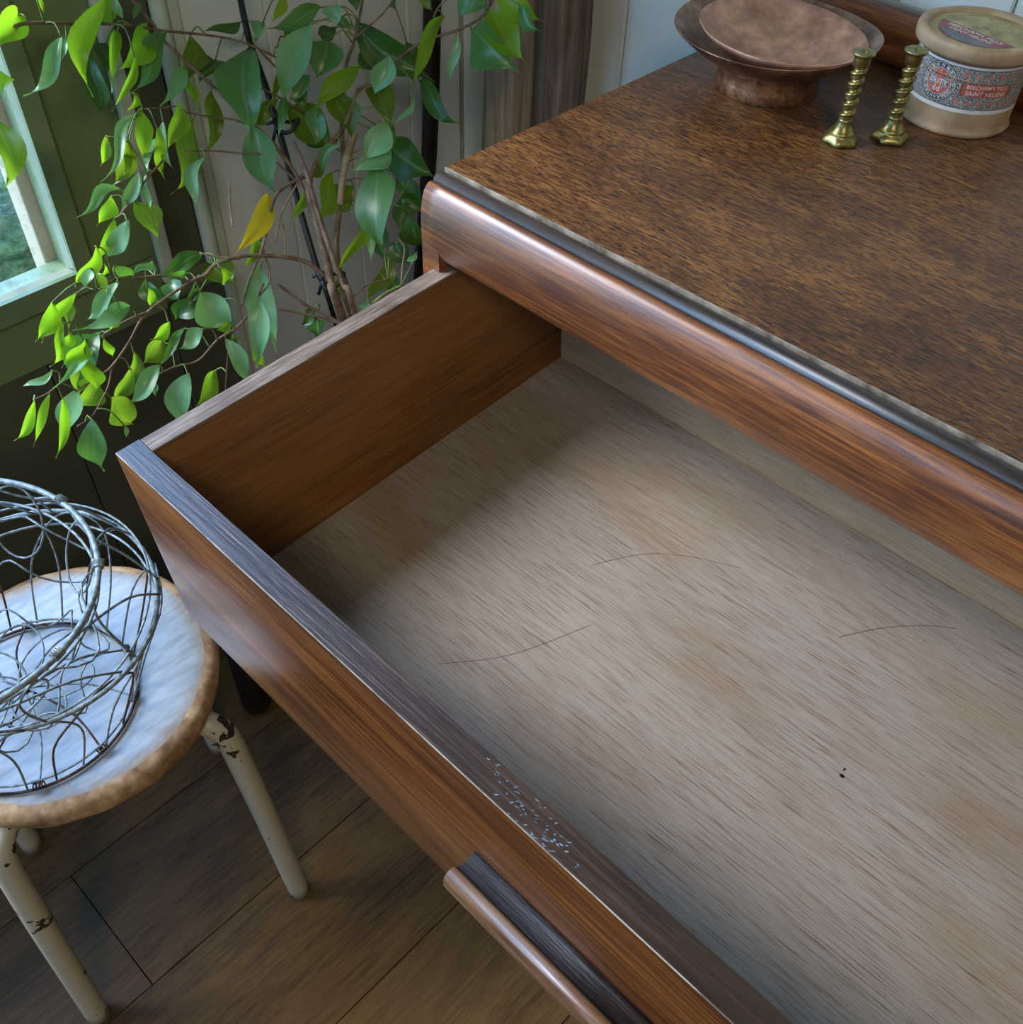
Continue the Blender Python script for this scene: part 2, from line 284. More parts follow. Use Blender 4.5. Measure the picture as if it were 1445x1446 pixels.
def lathe(prof, c, n=48, mod=None):
    V = []; Fc = []
    for i, (r, z) in enumerate(prof):
        for j in range(n):
            a = 2 * math.pi * j / n; rr, zz = (r, z) if mod is None else mod(r, z, a, i)
            V.append((c[0] + rr * math.cos(a), c[1] + rr * math.sin(a), c[2] + zz))
    for i in range(len(prof) - 1):
        for j in range(n):
            a = i * n + j; b = i * n + (j + 1) % n; Fc.append((a, b, b + n, a + n))
    return V, Fc
def tube(pts, rad, n=7, closed=False, cap=True):
    P = [Vector(p_) for p_ in pts]; k = len(P); R_ = rad if isinstance(rad, (list, tuple)) else [rad] * k
    V = []; Fc = []; up = None
    for i in range(k):
        a = P[(i - 1) % k] if (closed or i > 0) else P[i]; b = P[(i + 1) % k] if (closed or i < k - 1) else P[i]
        t = (b - a).normalized()
        if up is None: up = Vector((0, 0, 1)) if abs(t.z) < 0.9 else Vector((1, 0, 0))
        s = t.cross(up)
        if s.length < 1e-5: s = t.cross(Vector((1, 0.3, 0)))
        s.normalize(); up = s.cross(t).normalized()
        for j in range(n):
            q = 2 * math.pi * j / n; V.append(P[i] + (s * math.cos(q) + up * math.sin(q)) * R_[i])
    for i in range(k if closed else k - 1):
        for j in range(n):
            a = i * n + j; b = i * n + (j + 1) % n; i2 = (i + 1) % k
            Fc.append((a, b, i2 * n + (j + 1) % n, i2 * n + j))
    if cap and not closed:
        Fc.append(tuple(range(n - 1, -1, -1))); Fc.append(tuple((k - 1) * n + j for j in range(n)))
    return V, Fc
def smoothline(pts, sub=5):
    """Catmull-Rom"""
    P = [Vector(p_) for p_ in pts]; out = []
    if len(P) < 3:
        return [P[0].lerp(P[-1], i / sub) for i in range(sub + 1)]
    for i in range(len(P) - 1):
        a = P[max(i - 1, 0)]; b = P[i]; c = P[i + 1]; d = P[min(i + 2, len(P) - 1)]
        for s in range(sub):
            t = s / sub; out.append(0.5 * ((2 * b) + (c - a) * t + (2 * a - 5 * b + 4 * c - d) * t * t + (3 * b - a - 3 * c + d) * t ** 3))
    out.append(P[-1]); return out
def join(*parts):
    V = []; Fc = []
    for v, f in parts:
        n = len(V); V += list(v); Fc += [tuple(i + n for i in q) for q in f]
    return V, Fc
T = TOP

# ------------------------------------------------------------------ room shell
def struct(name, V, Fc, mt): return tag(obj(name, V, Fc, mt), kind='structure')
WX = -0.5; WY = 0.5
fl = struct('floor', *box(-0.52, 2.6, -2.7, 0.52, -0.06, -0.004), M['black2'])
k = 0; rr = random.Random(3)
x = -0.416 - 0.195
while x < 2.5:
    y = -0.497 - 2.4 + (0.0 if abs(x + 0.221) < 0.01 else rr.uniform(-0.9, -0.2))
    while y < 0.5:
        a, b_y = max(y, -2.6), min(y + 1.2, 0.5)
        xa, xb = max(x, -0.5), min(x + 0.195, 2.5)
        if b_y - a > 0.02 and xb - xa > 0.01:
            V, Fc = box(xa + 0.0006, xb - 0.0006, a + 0.0006, b_y - 0.0006, -0.004, 0.0, 0.0008)
            o = obj('plank', V, Fc, M['plank'], fl)
        y += 1.2
    x += 0.195
struct('ceiling', *box(-0.62, 2.6, -2.7, 0.62, 2.45, 2.5), M['wall'])
struct('wall_right', *box(2.5, 2.6, -2.7, 0.62, 0, 2.45), M['wall'])
struct('wall_front', *join(box(-0.62, 2.6, -2.7, -2.6, 0, 1.15), box(-0.62, 2.6, -2.7, -2.6, 2.1, 2.45), box(-0.62, -0.3, -2.7, -2.6, 1.15, 2.1), box(0.7, 2.6, -2.7, -2.6, 1.15, 2.1)), M['wall'])
w2 = struct('window_2', *join(box(-0.3, -0.26, -2.68, -2.62, 1.15, 2.1), box(0.66, 0.7, -2.68, -2.62, 1.15, 2.1), box(-0.26, 0.66, -2.68, -2.62, 1.15, 1.19), box(-0.26, 0.66, -2.68, -2.62, 2.06, 2.1), box(0.18, 0.22, -2.68, -2.62, 1.19, 2.06)), M['greenframe'])
obj('pane', *box(-0.26, 0.18, -2.652, -2.650, 1.19, 2.06), M['glass'], w2); obj('pane', *box(0.22, 0.66, -2.652, -2.650, 1.19, 2.06), M['glass'], w2)
# back wall with tongue and groove boards
wb = struct('wall_back', *box(-0.62, 2.6, WY + 0.012, WY + 0.1, 0, 2.45), M['board'])
x = 0.227 - 0.11 * 7
proto = None
bw = 0.11
while x < 2.45:
    xa, xb = max(x, WX + 0.001), min(x + bw, 2.49)
    if xb - xa > 0.01:
        pr = [(xa + 0.0004, WY + 0.012), (xa + 0.0004, WY + 0.006), (xa + 0.0045, WY), (xb - 0.0015, WY), (xb - 0.0004, WY + 0.003), (xb - 0.0004, WY + 0.012)]
        V = [(a, b, z) for z in (0.0, 2.45) for a, b in pr]; kk = len(pr)
        Fc = [(j, (j + 1) % kk, (j + 1) % kk + kk, j + kk) for j in range(kk)] + [tuple(range(kk - 1, -1, -1)), tuple(range(kk, 2 * kk))]
        obj('board', V, Fc, M['board'], wb)
    x += bw
# left wall: opening for the window y -2.3..-0.114, z .605..2.0
wl = struct('wall_left', *join(box(-0.545, -0.514, -2.7, 0.6, 0, T - 0.296), box(-0.62, -0.514, -2.7, 0.6, T + 1.1, 2.45),
                               box(-0.62, -0.514, -0.114, 0.6, T - 0.296, T + 1.1), box(-0.62, -0.514, -2.7, -1.60, T - 0.296, T + 1.1)), M['green'])
zb = T - 0.3745
obj('panel', *box(-0.514, -0.50, -2.6, -0.031, zb + 0.001, T - 0.296, 0.0015), M['green'], wl)
obj('panel', *box(-0.514, -0.50, -0.1135, -0.031, T - 0.295, 2.45, 0.0015), M['green'], wl)
obj('panel', *box(-0.514, -0.505, -0.012, 0.036, zb + 0.04, 2.45, 0.001), M['greydado'], wl)
y = -2.58
ys = [-2.6, -2.2, -1.8, -1.4, -1.0, -0.6, -0.2, -0.031, 0.055]
for a, b in zip(ys, ys[1:]):
    obj('board', *box(-0.514, -0.504, a + 0.0008, b - 0.0008, 0, zb - 0.001, 0.0012), M['greydado'], wl)
y = 0.068
while y < WY:
    b = min(y + 0.11, WY - 0.0015)
    pr = [(-0.514, y + 0.0004), (-0.506, y + 0.0004), (-0.5, y + 0.004), (-0.5, b - 0.0015), (-0.503, b - 0.0004), (-0.514, b - 0.0004)]
    V = [(a_, c_, z) for z in (0.0, 2.45) for a_, c_ in pr]; kk = len(pr)
    obj('board', V, [(j, (j + 1) % kk, (j + 1) % kk + kk, j + kk)[::-1] for j in range(kk)] + [tuple(range(kk)), tuple(range(2 * kk - 1, kk - 1, -1))], M['board'], wl)
    y += 0.11
    if WY - y < 0.02: break
struct('trim_1', *box(-0.514, -0.492, -0.030, -0.0125, T - 0.335, 2.45, 0.003), M['trim'])
struct('trim_2', *join(tube([(-0.5, 0.0455, T - 0.335), (-0.5, 0.0455, 2.45)], 0.0095, 14), box(-0.514, -0.496, 0.0555, 0.0675, 0, 2.45, 0.001)), M['trim'])
# window
wn = struct('window_1', *join(box(-0.530, -0.486, -0.136, -0.1145, T - 0.295, T + 1.1), box(-0.530, -0.486, -1.60, -1.57, T - 0.295, T + 1.1),
                              box(-0.530, -0.486, -1.57, -0.136, T - 0.295, T - 0.268), box(-0.530, -0.486, -1.57, -0.136, T + 1.07, T + 1.1)), M['greenframe'])
bd = M['trim']
obj('glazing_bead', *join(([(-0.493, -0.136, T - 0.2645), (-0.5005, -0.1395, T - 0.2645), (-0.5005, -0.136, T - 0.2645), (-0.493, -0.136, T + 1.07), (-0.5005, -0.1395, T + 1.07), (-0.5005, -0.136, T + 1.07)],
     [(0, 1, 4, 3), (1, 2, 5, 4), (0, 3, 5, 2), (0, 2, 1), (3, 4, 5)]),
    ([(-0.493, -1.57, T - 0.268), (-0.5005, -1.57, T - 0.2645), (-0.5005, -1.57, T - 0.268), (-0.493, -0.136, T - 0.268), (-0.5005, -0.136, T - 0.2645), (-0.5005, -0.136, T - 0.268)],
     [(0, 1, 4, 3), (1, 2, 5, 4), (0, 3, 5, 2), (0, 2, 1), (3, 4, 5)])), M['trim'], wn)
obj('mullion', *box(-0.528, -0.490, -0.76, -0.735, T - 0.268, T + 1.07, 0.002), M['greenframe'], wn)
obj('pane', *box(-0.503, -0.501, -0.735, -0.137, T - 0.267, T + 1.07), M['glass'], wn)
obj('pane', *box(-0.503, -0.501, -1.57, -0.761, T - 0.267, T + 1.07), M['glass'], wn)
obj('outer_reveal', *join(box(-0.572, -0.535, -0.150, -0.116, T - 0.40, T + 1.15, 0.003), box(-0.60, -0.535, -2.4, -0.15, T - 0.44, T - 0.35, 0.003)), M['outwood'], wn)
# garden
g = struct('ground', *box(-14, -0.64, -9, 9, -0.45, -0.25), M['grass'])
def bush(c, r, label, sd):
    rb = random.Random(sd); bm = bmesh.new(); bmesh.ops.create_icosphere(bm, subdivisions=4, radius=1)
    from mathutils import noise as mn
    for v in bm.verts:
        n_ = mn.noise(v.co * 2.2 + Vector((sd, 0, 0))) * 0.35 + mn.noise(v.co * 7 + Vector((0, sd, 0))) * 0.22
        v.co = Vector((v.co.x * r[0], v.co.y * r[1], v.co.z * r[2])) * (1 + n_)
    V = [v.co + Vector(c) for v in bm.verts]; Fc = [tuple(v.index for v in f.verts) for f in bm.faces]; bm.free()
    return tag(obj('garden_shrub', V, Fc, M['hedge'], None, True, loc=(c[0], c[1], c[2] - r[2])), label, 'shrub', 'shrubs outside the window')
bush((-1.75, 0.35, -0.10), (0.5, 0.6, 0.38), 'leafy green shrub seen low through the window glass', 2)
bush((-3.3, 1.6, 0.1), (0.7, 0.8, 0.6), 'green shrub further out in the garden behind the nearer shrub', 5)

# ------------------------------------------------------------------ chest of drawers
CH = empty('chest_of_drawers', (0.5, 0.2, 0), 'dark polished wooden chest with its top drawer pulled out', 'chest')
W = 0.98; DP = 0.465
V, Fc = box(0.0, W, 0.0, DP, T - 0.006, T, 0.0008)
obj('top_board', V, Fc, M['top'], CH)
obj('veneer_edge', *box(-0.0006, W, -0.0014, -0.0002, T - 0.0045, T - 0.0004, 0.0003), M['lightedge'], CH)
# bead
pr = [(-0.0016, T - 0.0140), (-0.0016, T - 0.0050)]
for i in range(15):
    a = math.radians(15 + i * 12); pr.append((-0.0090 + 0.0072 * math.cos(a), T - 0.0072 + 0.0066 * math.sin(a)))
pr += [(-0.0163, T - 0.0140)]
obj('bead_moulding', *extr_x(pr, 0.0012, W, 1), M['dark'], CH, True)
prof = [(-0.0160, -0.0085), (-0.0172, -0.0056), (-0.0205, -0.0062), (-0.0233, -0.0082), (-0.0255, -0.0112), (-0.0272, -0.0155), (-0.0285, -0.0205), (-0.0297, -0.0275), (-0.0303, -0.036),
        (-0.0303, -0.045), (-0.0300, -0.053), (-0.0294, -0.059), (-0.0284, -0.0635), (-0.0270, -0.0660), (-0.0255, -0.0668)]
pr = [(a, T + b) for a, b in prof] + [(-0.006, T - 0.0668), (-0.006, T - 0.0085)]
def rail_warp(V):
    # left end of the rail runs into the corner post and rounds over slightly
    return V
obj('curved_front_rail', *extr_x(pr, 0.0004, W, 60), M['rail'], CH, True)
# corner post with the same rounded head
pp = [(-0.0297, T - 0.0575), (-0.0297, 0.10), (-0.006, 0.10), (-0.006, T - 0.0575)]
obj('corner_post', *extr_x(pp, 0.0, 0.020, 1), M['rail'], CH)
obj('corner_post', *extr_x(pp, W - 0.02, W, 1), M['rail'], CH)
obj('side_panel', *box(0.001, 0.018, -0.006, DP - 0.01, 0.10, T - 0.007), M['rail'], CH)
obj('side_panel', *box(W - 0.018, W - 0.001, -0.006, DP - 0.01, 0.10, T - 0.007), M['rail'], CH)
obj('back_panel', *box(0.018, W - 0.018, DP - 0.018, DP - 0.01, 0.10, T - 0.007), M['black2'], CH)
obj('bottom_board', *box(0.018, W - 0.018, -0.006, DP - 0.018, 0.10, 0.115), M['black2'], CH)
for zc, h in ((0.49, 0.21), (0.27, 0.21)):
    d = obj('lower_drawer', *box(0.0215, W - 0.0215, -0.028, -0.008, zc - h / 2, zc + h / 2, 0.002), M['front'], CH)
    obj('handle', *box(0.34, 0.64, -0.05, -0.0282, zc + 0.02, zc + 0.045, 0.004), M['dark'], d)
obj('drawer_divider', *box(0.0205, W - 0.0205, -0.02, 0.3, 0.606, 0.618), M['black2'], CH)
for fx in (0.03, W - 0.03):
    for fy in (0.0, DP - 0.04):
        obj('foot', *lathe([(0.0, 0.0), (0.016, 0.0), (0.018, 0.02), (0.024, 0.06), (0.027, 0.0995), (0.0, 0.0995)], (fx, fy, 0), 20), M['dark'], CH, True)
# gallery rail at the back of the top
gp = []
for i in range(15):
    a = math.radians(-40 + i * 15); gp.append((0.4640 - 0.0155 * math.sin(a + 0.3), T + 0.0385 + 0.0135 * -math.cos(a + math.pi * 0.5 + 0.3) * -1))
gp = [(0.4740, 0.0006), (0.4500, 0.0006), (0.4495, 0.018), (0.4500, 0.024), (0.4475, 0.028), (0.4460, 0.034), (0.4468, 0.041), (0.4500, 0.047), (0.4550, 0.0505), (0.4610, 0.0515), (0.4665, 0.0500), (0.4740, 0.0490)]
obj('back_rail', *extr_x([(a, T + b) for a, b in gp][::-1], 0.012, W - 0.012, 1), M['rail'], CH, True)

# drawer (pulled out, slightly dropped)
DR = Matrix(((0.9997764, 0.0112195, -0.0179254), (-0.012211, 0.9983452, -0.0561944), (0.0172653, 0.0564008, 0.9982589)))
D0 = Vector((0.010015, -0.332252, T - 0.092654))
def dw(V): return [D0 + DR @ Vector(v) for v in V]
def dobj(name, VF, mt, parent, smooth=False): return obj(name, dw(VF[0]), VF[1], mt, parent, smooth)
DWd = 0.955; H = 0.2073 - 0.0065; FL = -0.1728; L = 0.4472
drawer = dobj('drawer', box(0.0161, DWd - 0.0175, 0.0200, L - 0.0012, FL - 0.006, FL), M['floorply'], CH)
# front: rounded lower edge and small chamfer at the lower left corner
def frontboard():
    k = 15; V = []; Fc = []
    prf = [(0.0194, -0.0012), (0.0188, 0.0), (0.0006, 0.0), (0.0, -0.0007), (0.0, -0.190), (0.0008, -0.1955), (0.0028, -0.1995), (0.006, -0.2015), (0.0194, -0.2015)]
    xs = [(-0.0003, 0.010), (0.002, 0.004), (0.006, 0.001), (0.012, 0.0)]
    rows = [(x, cut) for x, cut in xs] + [(0.03 + (DWd - 0.06) * i / 24, 0.0) for i in range(25)] + [(DWd, 0.0)]
    for x, cut in rows:
        for y, z in prf:
            zz = z + (cut if z < -0.18 else 0.0)
            xx = x - (0.004 * math.exp(-((z + 0.1) / 0.05) ** 2) * 0 )
            V.append((xx, y, zz))
    k = len(prf)
    for i in range(len(rows) - 1):
        for j in range(k):
            a = i * k + j; b = i * k + (j + 1) % k; Fc.append((a, b, b + k, a + k))
    Fc.append(tuple(range(k - 1, -1, -1))); Fc.append(tuple((len(rows) - 1) * k + j for j in range(k)))
    return V, Fc
V, Fc = frontboard()
o = obj('front_board', dw(V), Fc, [M['front'], M['edge'], M['lightedge']], drawer)
k = 9
for i, f in enumerate(o.data.polygons):
    if i < (len(V) // 9 - 1) * 9:
        j = i % 9
        f.material_index = 1 if j in (0, 1) else (2 if j == 2 else 0)
        if j >= 3 and j < 8: f.use_smooth = True
# side boards, worn top edges
def sideboard(x0, x1):
    s = dobj('side_board', box(x0, x1, 0.0200, L + 0.012, FL - 0.016, -0.0036, 0.0006), M['side'], drawer)
    return s
sideboard(-0.0012 + 0.0004, 0.0151); sideboard(DWd - 0.0165, DWd - 0.0005)
dobj('worn_top_edge', box(-0.0012, 0.0153, 0.0200, L + 0.012, -0.0036, -0.0016, 0.0005), M['sideedge'], drawer)
dobj('worn_top_edge', box(DWd - 0.0167, DWd, 0.0200, L + 0.012, -0.0036, -0.0016, 0.0005), M['sideedge'], drawer)
dobj('back_board', box(0.0155, DWd - 0.0169, L + 0.0003, L + 0.012, FL - 0.006, -0.030, 0.0006), M['back'], drawer)
# handle: scooped dark pull with a rounded lip
hp = [(-0.0003, -0.0930), (-0.0040, -0.0940), (-0.0095, -0.0935), (-0.0140, -0.0915), (-0.0158, -0.0905), (-0.0165, -0.0880), (-0.0185, -0.0855), (-0.0215, -0.0850), (-0.0245, -0.0868), (-0.0262, -0.0905),
      (-0.0268, -0.0960), (-0.0262, -0.1020), (-0.0245, -0.1070), (-0.0200, -0.1110), (-0.0120, -0.1130), (-0.0003, -0.1135)]
VF = extr_x(hp, 0.356, 0.356 + 0.245, 1)
o = dobj('handle', VF, [M['scoop'], M['handlelip']], drawer, True)
for i, f in enumerate(o.data.polygons):
    if 5 <= i <= 13 and len(f.vertices) == 4: f.material_index = 1
    if len(f.vertices) > 4: f.use_smooth = False; f.material_index = 1
o['label'] = 'dark scooped wooden pull with worn rounded lip'
rc = random.Random(5); q = []
for cx_, cy_, n_, sp_x, sp_y in ((0.386, 0.0095, 26, 0.010, 0.0045), (0.412, 0.0065, 30, 0.007, 0.003), (0.366, 0.0145, 8, 0.008, 0.002)):
    for _ in range(n_):
        a, b = rc.gauss(cx_, sp_x), min(0.0185, max(0.0012, rc.gauss(cy_, sp_y))); l_ = rc.uniform(0.0006, 0.0019); w_ = rc.uniform(0.0002, 0.0006); t_ = rc.uniform(-0.5, 0.9)
        c_, s_ = math.cos(t_), math.sin(t_)
        q.append(([(a + u * c_ - v * s_, b + u * s_ + v * c_, 0.0002) for u, v in ((-l_, 0), (-l_ * 0.2, -w_), (l_, w_ * 0.4), (l_ * 0.1, w_))], [(0, 1, 2, 3)]))
dobj('wood_chip_marks', join(*q), plain('chalky_scuff', (0.10, 0.17, 0.21), (0.26, 0.38, 0.45), 80, 0.4), drawer)['kind'] = 'stuff'
dobj('nail_hole', join(([(0.478 + 0.0019 * math.cos(a), 0.2395 + 0.0014 * math.sin(a), FL + 0.0002) for a in [0.785 * j for j in range(8)]], [tuple(range(8))]),
                       ([(0.4765 + 0.0007 * math.cos(a), 0.2450 + 0.0016 * math.sin(a), FL + 0.0002) for a in [0.785 * j for j in range(8)]], [tuple(range(8))])), M['black'], drawer)
def scratch(pts, w_): dobj('scratch', tube([(v.x, v.y, FL + 0.0001) for v in smoothline([(x_, y_, 0) for x_, y_ in pts], 8)], w_, 4), M['scr'], drawer)
scratch([(0.412, 0.341), (0.432, 0.372), (0.455, 0.397), (0.474, 0.411)], 0.00035)
scratch([(0.222, 0.262), (0.245, 0.300), (0.275, 0.325), (0.315, 0.345)], 0.0003)
scratch([(0.20, 0.105), (0.235, 0.15), (0.262, 0.215)], 0.00025)

# ------------------------------------------------------------------ stool
SCX, SCY, SZ = -0.1418, -0.4057, T - 0.45
ST = empty('stool', (SCX, SCY, 0), 'round wooden stool with chipped cream tubular legs beside the drawer', 'stool')
rs = random.Random(4)
def seatmod(r, z, a, i):
    wob = 1 + 0.006 * math.sin(3 * a + 1) + 0.004 * math.sin(7 * a) + (0.004 * math.sin(19 * a + i) if 2 <= i <= 8 else 0)
    return (r * wob if r > 0.12 else r), z
sp_ = [(0.0, 0.0), (0.10, 0.0), (0.138, -0.0004), (0.1445, -0.0022), (0.1485, -0.006), (0.1505, -0.011), (0.1508, -0.018), (0.149, -0.025), (0.1455, -0.030), (0.138, -0.0325), (0.0, -0.0325)]
V, Fc = lathe(sp_, (SCX, SCY, SZ), 96, seatmod)
o = obj('seat', V, Fc, [M['stoolwood'], M['stooledge']], ST, True)
for i, f in enumerate(o.data.polygons):
    if i // 96 >= 2: f.material_index = 1
for i, a in enumerate((35.0, -57.0, 123.0, 215.0)):
    ca, sa = math.cos(math.radians(a)), math.sin(math.radians(a))
    pts = [(0.04, -0.047), (0.10, -0.047), (0.132, -0.0480), (0.145, -0.0515), (0.1535, -0.060), (0.158, -0.074), (0.161, -0.10), (0.169, -0.20), (0.177, -0.32), (0.185, -0.4495)]
    P = [(SCX + r * ca, SCY + r * sa, SZ + z) for r, z in pts]
    obj('leg', *tube(smoothline(P, 4), 0.0132, 16), M['chipped'], ST, True)
obj('underseat_plate', *lathe([(0, -0.0335), (0.05, -0.0335), (0.05, -0.062), (0.0, -0.062)], (SCX, SCY, SZ), 24), M['chipped'], ST)

# ------------------------------------------------------------------ wire basket on the stool
BZ = SZ + 0.0028
B = empty('wire_basket', (-0.1306, -0.4405, SZ), 'grey wire basket with looped sides standing on the round stool', 'basket')
def ringpts(c, r, z, n=64, tilt=(0, 0), wob=0.0, ph=0.0, a0=0, a1=2 * math.pi):
    out = []
    for i in range(n):
        a = a0 + (a1 - a0) * i / n
        q = r + wob * math.sin(3 * a + ph)
        x, y = q * math.cos(a), q * math.sin(a); out.append((c[0] + x, c[1] + y, z + tilt[0] * x + tilt[1] * y))
    return out
cB = (-0.1306, -0.4405); cA = (-0.132, -0.4180); cR = (-0.1234, -0.4696)
zA = T - 0.33; zR = T - 0.25
def ptB(a): return Vector((cB[0] + 0.0963 * math.cos(a), cB[1] + 0.0963 * math.sin(a), BZ + 0.004))
def ptA(a, k=1.0): return Vector((cA[0] + 0.126 * k * math.cos(a), cA[1] + 0.126 * k * math.sin(a), zA))
def ptR(a, k=1.0): return Vector((cR[0] + 0.133 * k * math.cos(a), cR[1] + 0.133 * k * math.sin(a), zR))
obj('base_ring', *tube(ringpts(cB, 0.0963, BZ), 0.0017, 6, True), M['rust'], B, True)
obj('base_ring', *tube(ringpts(cB, 0.0945, BZ + 0.0085, wob=0.0008), 0.0013, 6, True), M['wire'], B, True)
obj('belly_ring', *tube(ringpts(cA, 0.126, zA, wob=0.003, ph=1), 0.0024, 7, True), M['wire'], B, True)
obj('belly_ring', *tube(ringpts(cA, 0.1215, zA - 0.012, wob=0.003, ph=0.4, tilt=(0.05, 0.03)), 0.0013, 6, True), M['wire'], B, True)
obj('belly_ring', *tube(ringpts(cA, 0.122, zA + 0.010, wob=0.003, ph=2, tilt=(-0.06, 0.02)), 0.0012, 6, True), M['wire'], B, True)
obj('rim_ring', *tube(ringpts(cR, 0.133, zR, wob=0.0015), 0.0028, 7, True), M['wire'], B, True)
obj('rim_ring', *tube(ringpts(cR, 0.128, zR - 0.016, wob=0.003, tilt=(0.04, -0.05)), 0.0014, 6, True), M['wire'], B, True)
rb = random.Random(11)
N = 12
for i in range(N):                      # arched loops from the base ring up to the belly ring
    a = 2 * math.pi * i / N + 0.12; d = 2 * math.pi / N
    p0, p1 = ptB(a - d * 0.75), ptB(a + d * 0.75); t0, t1, t2 = ptA(a - d * 0.42, 0.99), ptA(a, 1.0), ptA(a + d * 0.42, 0.99)
    m0 = p0.lerp(ptA(a - d * 0.7), 0.55); m1 = p1.lerp(ptA(a + d * 0.7), 0.55)
    t0.z -= 0.012; t2.z -= 0.012; t1.z += 0.002
    obj('side_wire', *tube(smoothline([p0, m0, t0, t1, t2, m1, p1], 4), 0.0011, 5), M['wire'] if i % 3 else M['rust'], B, True)
for i in range(9):                      # scalloped loops between belly and rim
    a = 2 * math.pi * i / 9 + 0.35; d = 2 * math.pi / 9
    q = [ptA(a - d * 0.9), ptA(a - d * 0.75).lerp(ptR(a - d * 0.7), 0.5), ptR(a - d * 0.4, 0.985), ptR(a, 1.0), ptR(a + d * 0.4, 0.985), ptA(a + d * 0.75).lerp(ptR(a + d * 0.7), 0.5), ptA(a + d * 0.9)]
    q[2].z -= 0.014; q[4].z -= 0.014
    obj('rim_wire', *tube(smoothline(q, 4), 0.0012, 5), M['wire'], B, True)
for i in range(9):                      # round drop loops hanging inward from the rim
    a = 2 * math.pi * i / 9 + 0.05; c = ptR(a, 0.88); c.z -= 0.035
    rad = Vector((math.cos(a), math.sin(a), 0)); tn = Vector((-math.sin(a), math.cos(a), 0)); up = (Vector((0, 0, 1)) + rad * 0.45).normalized()
    q = [c + tn * 0.026 * math.cos(t_) + up * 0.036 * math.sin(t_) for t_ in [2 * math.pi * j / 22 for j in range(22)]]
    obj('round_loop', *tube(q, 0.0011, 5, True), M['wire'], B, True)
cc = Vector((cB[0] - 0.005, cB[1], BZ + 0.0045))
for i in range(10):                     # spokes of the basket bottom, drawn into the centre boss
    a = 2 * math.pi * i / 10 + 0.2; e = ptB(a); e.z = BZ + 0.004
    mid = cc.lerp(e, 0.55) + Vector((-math.sin(a), math.cos(a), 0)) * 0.008; mid.z += 0.010
    obj('bottom_spoke', *tube(smoothline([cc + Vector((0, 0, 0.016)), mid, e], 5), 0.0011, 5), M['wire'] if i % 2 else M['rust'], B, True)
for i in range(7):                      # petal loops of the bottom
    a = 2 * math.pi * i / 7; tn = Vector((-math.sin(a), math.cos(a), 0)); rad = Vector((math.cos(a), math.sin(a), 0))
    q = [cc + Vector((0, 0, 0.018 + 0.012 * math.sin(t_ / 2))) + rad * (0.034 * (1 - math.cos(t_))) + tn * 0.022 * math.sin(t_) for t_ in [2 * math.pi * j / 20 for j in range(20)]]
    obj('petal_loop', *tube(q, 0.0010, 5, True), M['wire'], B, True)
def coil(c, axis, r=0.0032, turns=4, ln=0.008):
    ax = Vector(axis).normalized(); s = ax.cross(Vector((0, 0, 1))); s = s.normalized() if s.length > 0.1 else Vector((1, 0, 0)); u = s.cross(ax)
    n = turns * 9
    return tube([Vector(c) + ax * (ln * (j / n - 0.5)) + (s * math.cos(2 * math.pi * j / 9) + u * math.sin(2 * math.pi * j / 9)) * r for j in range(n + 1)], 0.0008, 4)
for i in range(10):
    a = 2 * math.pi * i / 10 + 0.2; c = ptB(a); obj('wire_twist', *coil(c, (-math.sin(a), math.cos(a), 0), 0.0035, 4, 0.010), M['rust'], B)
for i in range(9):
    a = 2 * math.pi * i / 9 + 0.35; c = ptR(a); obj('wire_twist', *coil(c, (-math.sin(a), math.cos(a), 0), 0.0042, 4, 0.009), M['wire'], B)
obj('centre_knot', *coil(cc + Vector((0, 0, 0.018)), (0.3, 0.2, 1), 0.006, 5, 0.012), M['rust'], B)
for i in range(5):                      # zigzag wire woven inside the basket wall
    z0 = T - 0.40 + 0.028 * i; c0 = Vector((cB[0], cB[1], 0)).lerp(Vector((cR[0], cR[1], 0)), i / 5); r0 = 0.070 + 0.012 * i
    q = []
    for j in range(60):
        a = 2 * math.pi * j / 60; q.append((c0.x + (r0 + 0.010 * math.sin(7 * a + i)) * math.cos(a), c0.y + (r0 + 0.010 * math.sin(7 * a + i)) * math.sin(a), z0 + 0.014 * math.cos(7 * a + i * 1.3)))
    if i in (0, 2, 4): obj('wavy_wire', *tube(q, 0.0010, 5, True), M['wire'], B, True)

# ------------------------------------------------------------------ copper bowls
def wobble(amp, ph):
    def f(r, z, a, i):
        k_ = max(0, (r - 0.05)) / 0.04
        return r * (1 + 0.012 * k_ * math.sin(2 * a + ph)), z + amp * k_ * (math.sin(3 * a + ph) * 0.6 + math.sin(2 * a + 1.3 + ph))
    return f
bc = (0.092, 0.323, T)
BB = empty('copper_bowl', (bc[0], bc[1], T), 'wide wavy-rimmed copper bowl on a hammered foot ring, the larger lower one', 'bowl')
o_prof = [(0.0, 0.0235), (0.030, 0.0240), (0.045, 0.0262), (0.060, 0.0315), (0.074, 0.0395), (0.084, 0.0465), (0.0906, 0.0520), (0.0914, 0.0520), (0.0908, 0.0508), (0.083, 0.0440), (0.073, 0.0365), (0.060, 0.0285), (0.045, 0.0235), (0.030, 0.0215), (0.0, 0.021)]
obj('bowl', *lathe(o_prof, bc, 72, wobble(0.0016, 0.6)), M['copperdark'], BB, True)
obj('foot_ring', *lathe([(0.0450, 0.0008), (0.0470, 0.0), (0.0478, 0.001), (0.0468, 0.010), (0.0462, 0.0215), (0.0470, 0.0225), (0.0468, 0.0240), (0.0445, 0.0235), (0.0445, 0.0008)], bc, 72,
    lambda r, z, a, i: (r + 0.0003 * math.sin(23 * a + 2 * i), z)), M['copperfoot'], BB, True)
SBC = Vector((0.098, 0.320, T + 0.0270))
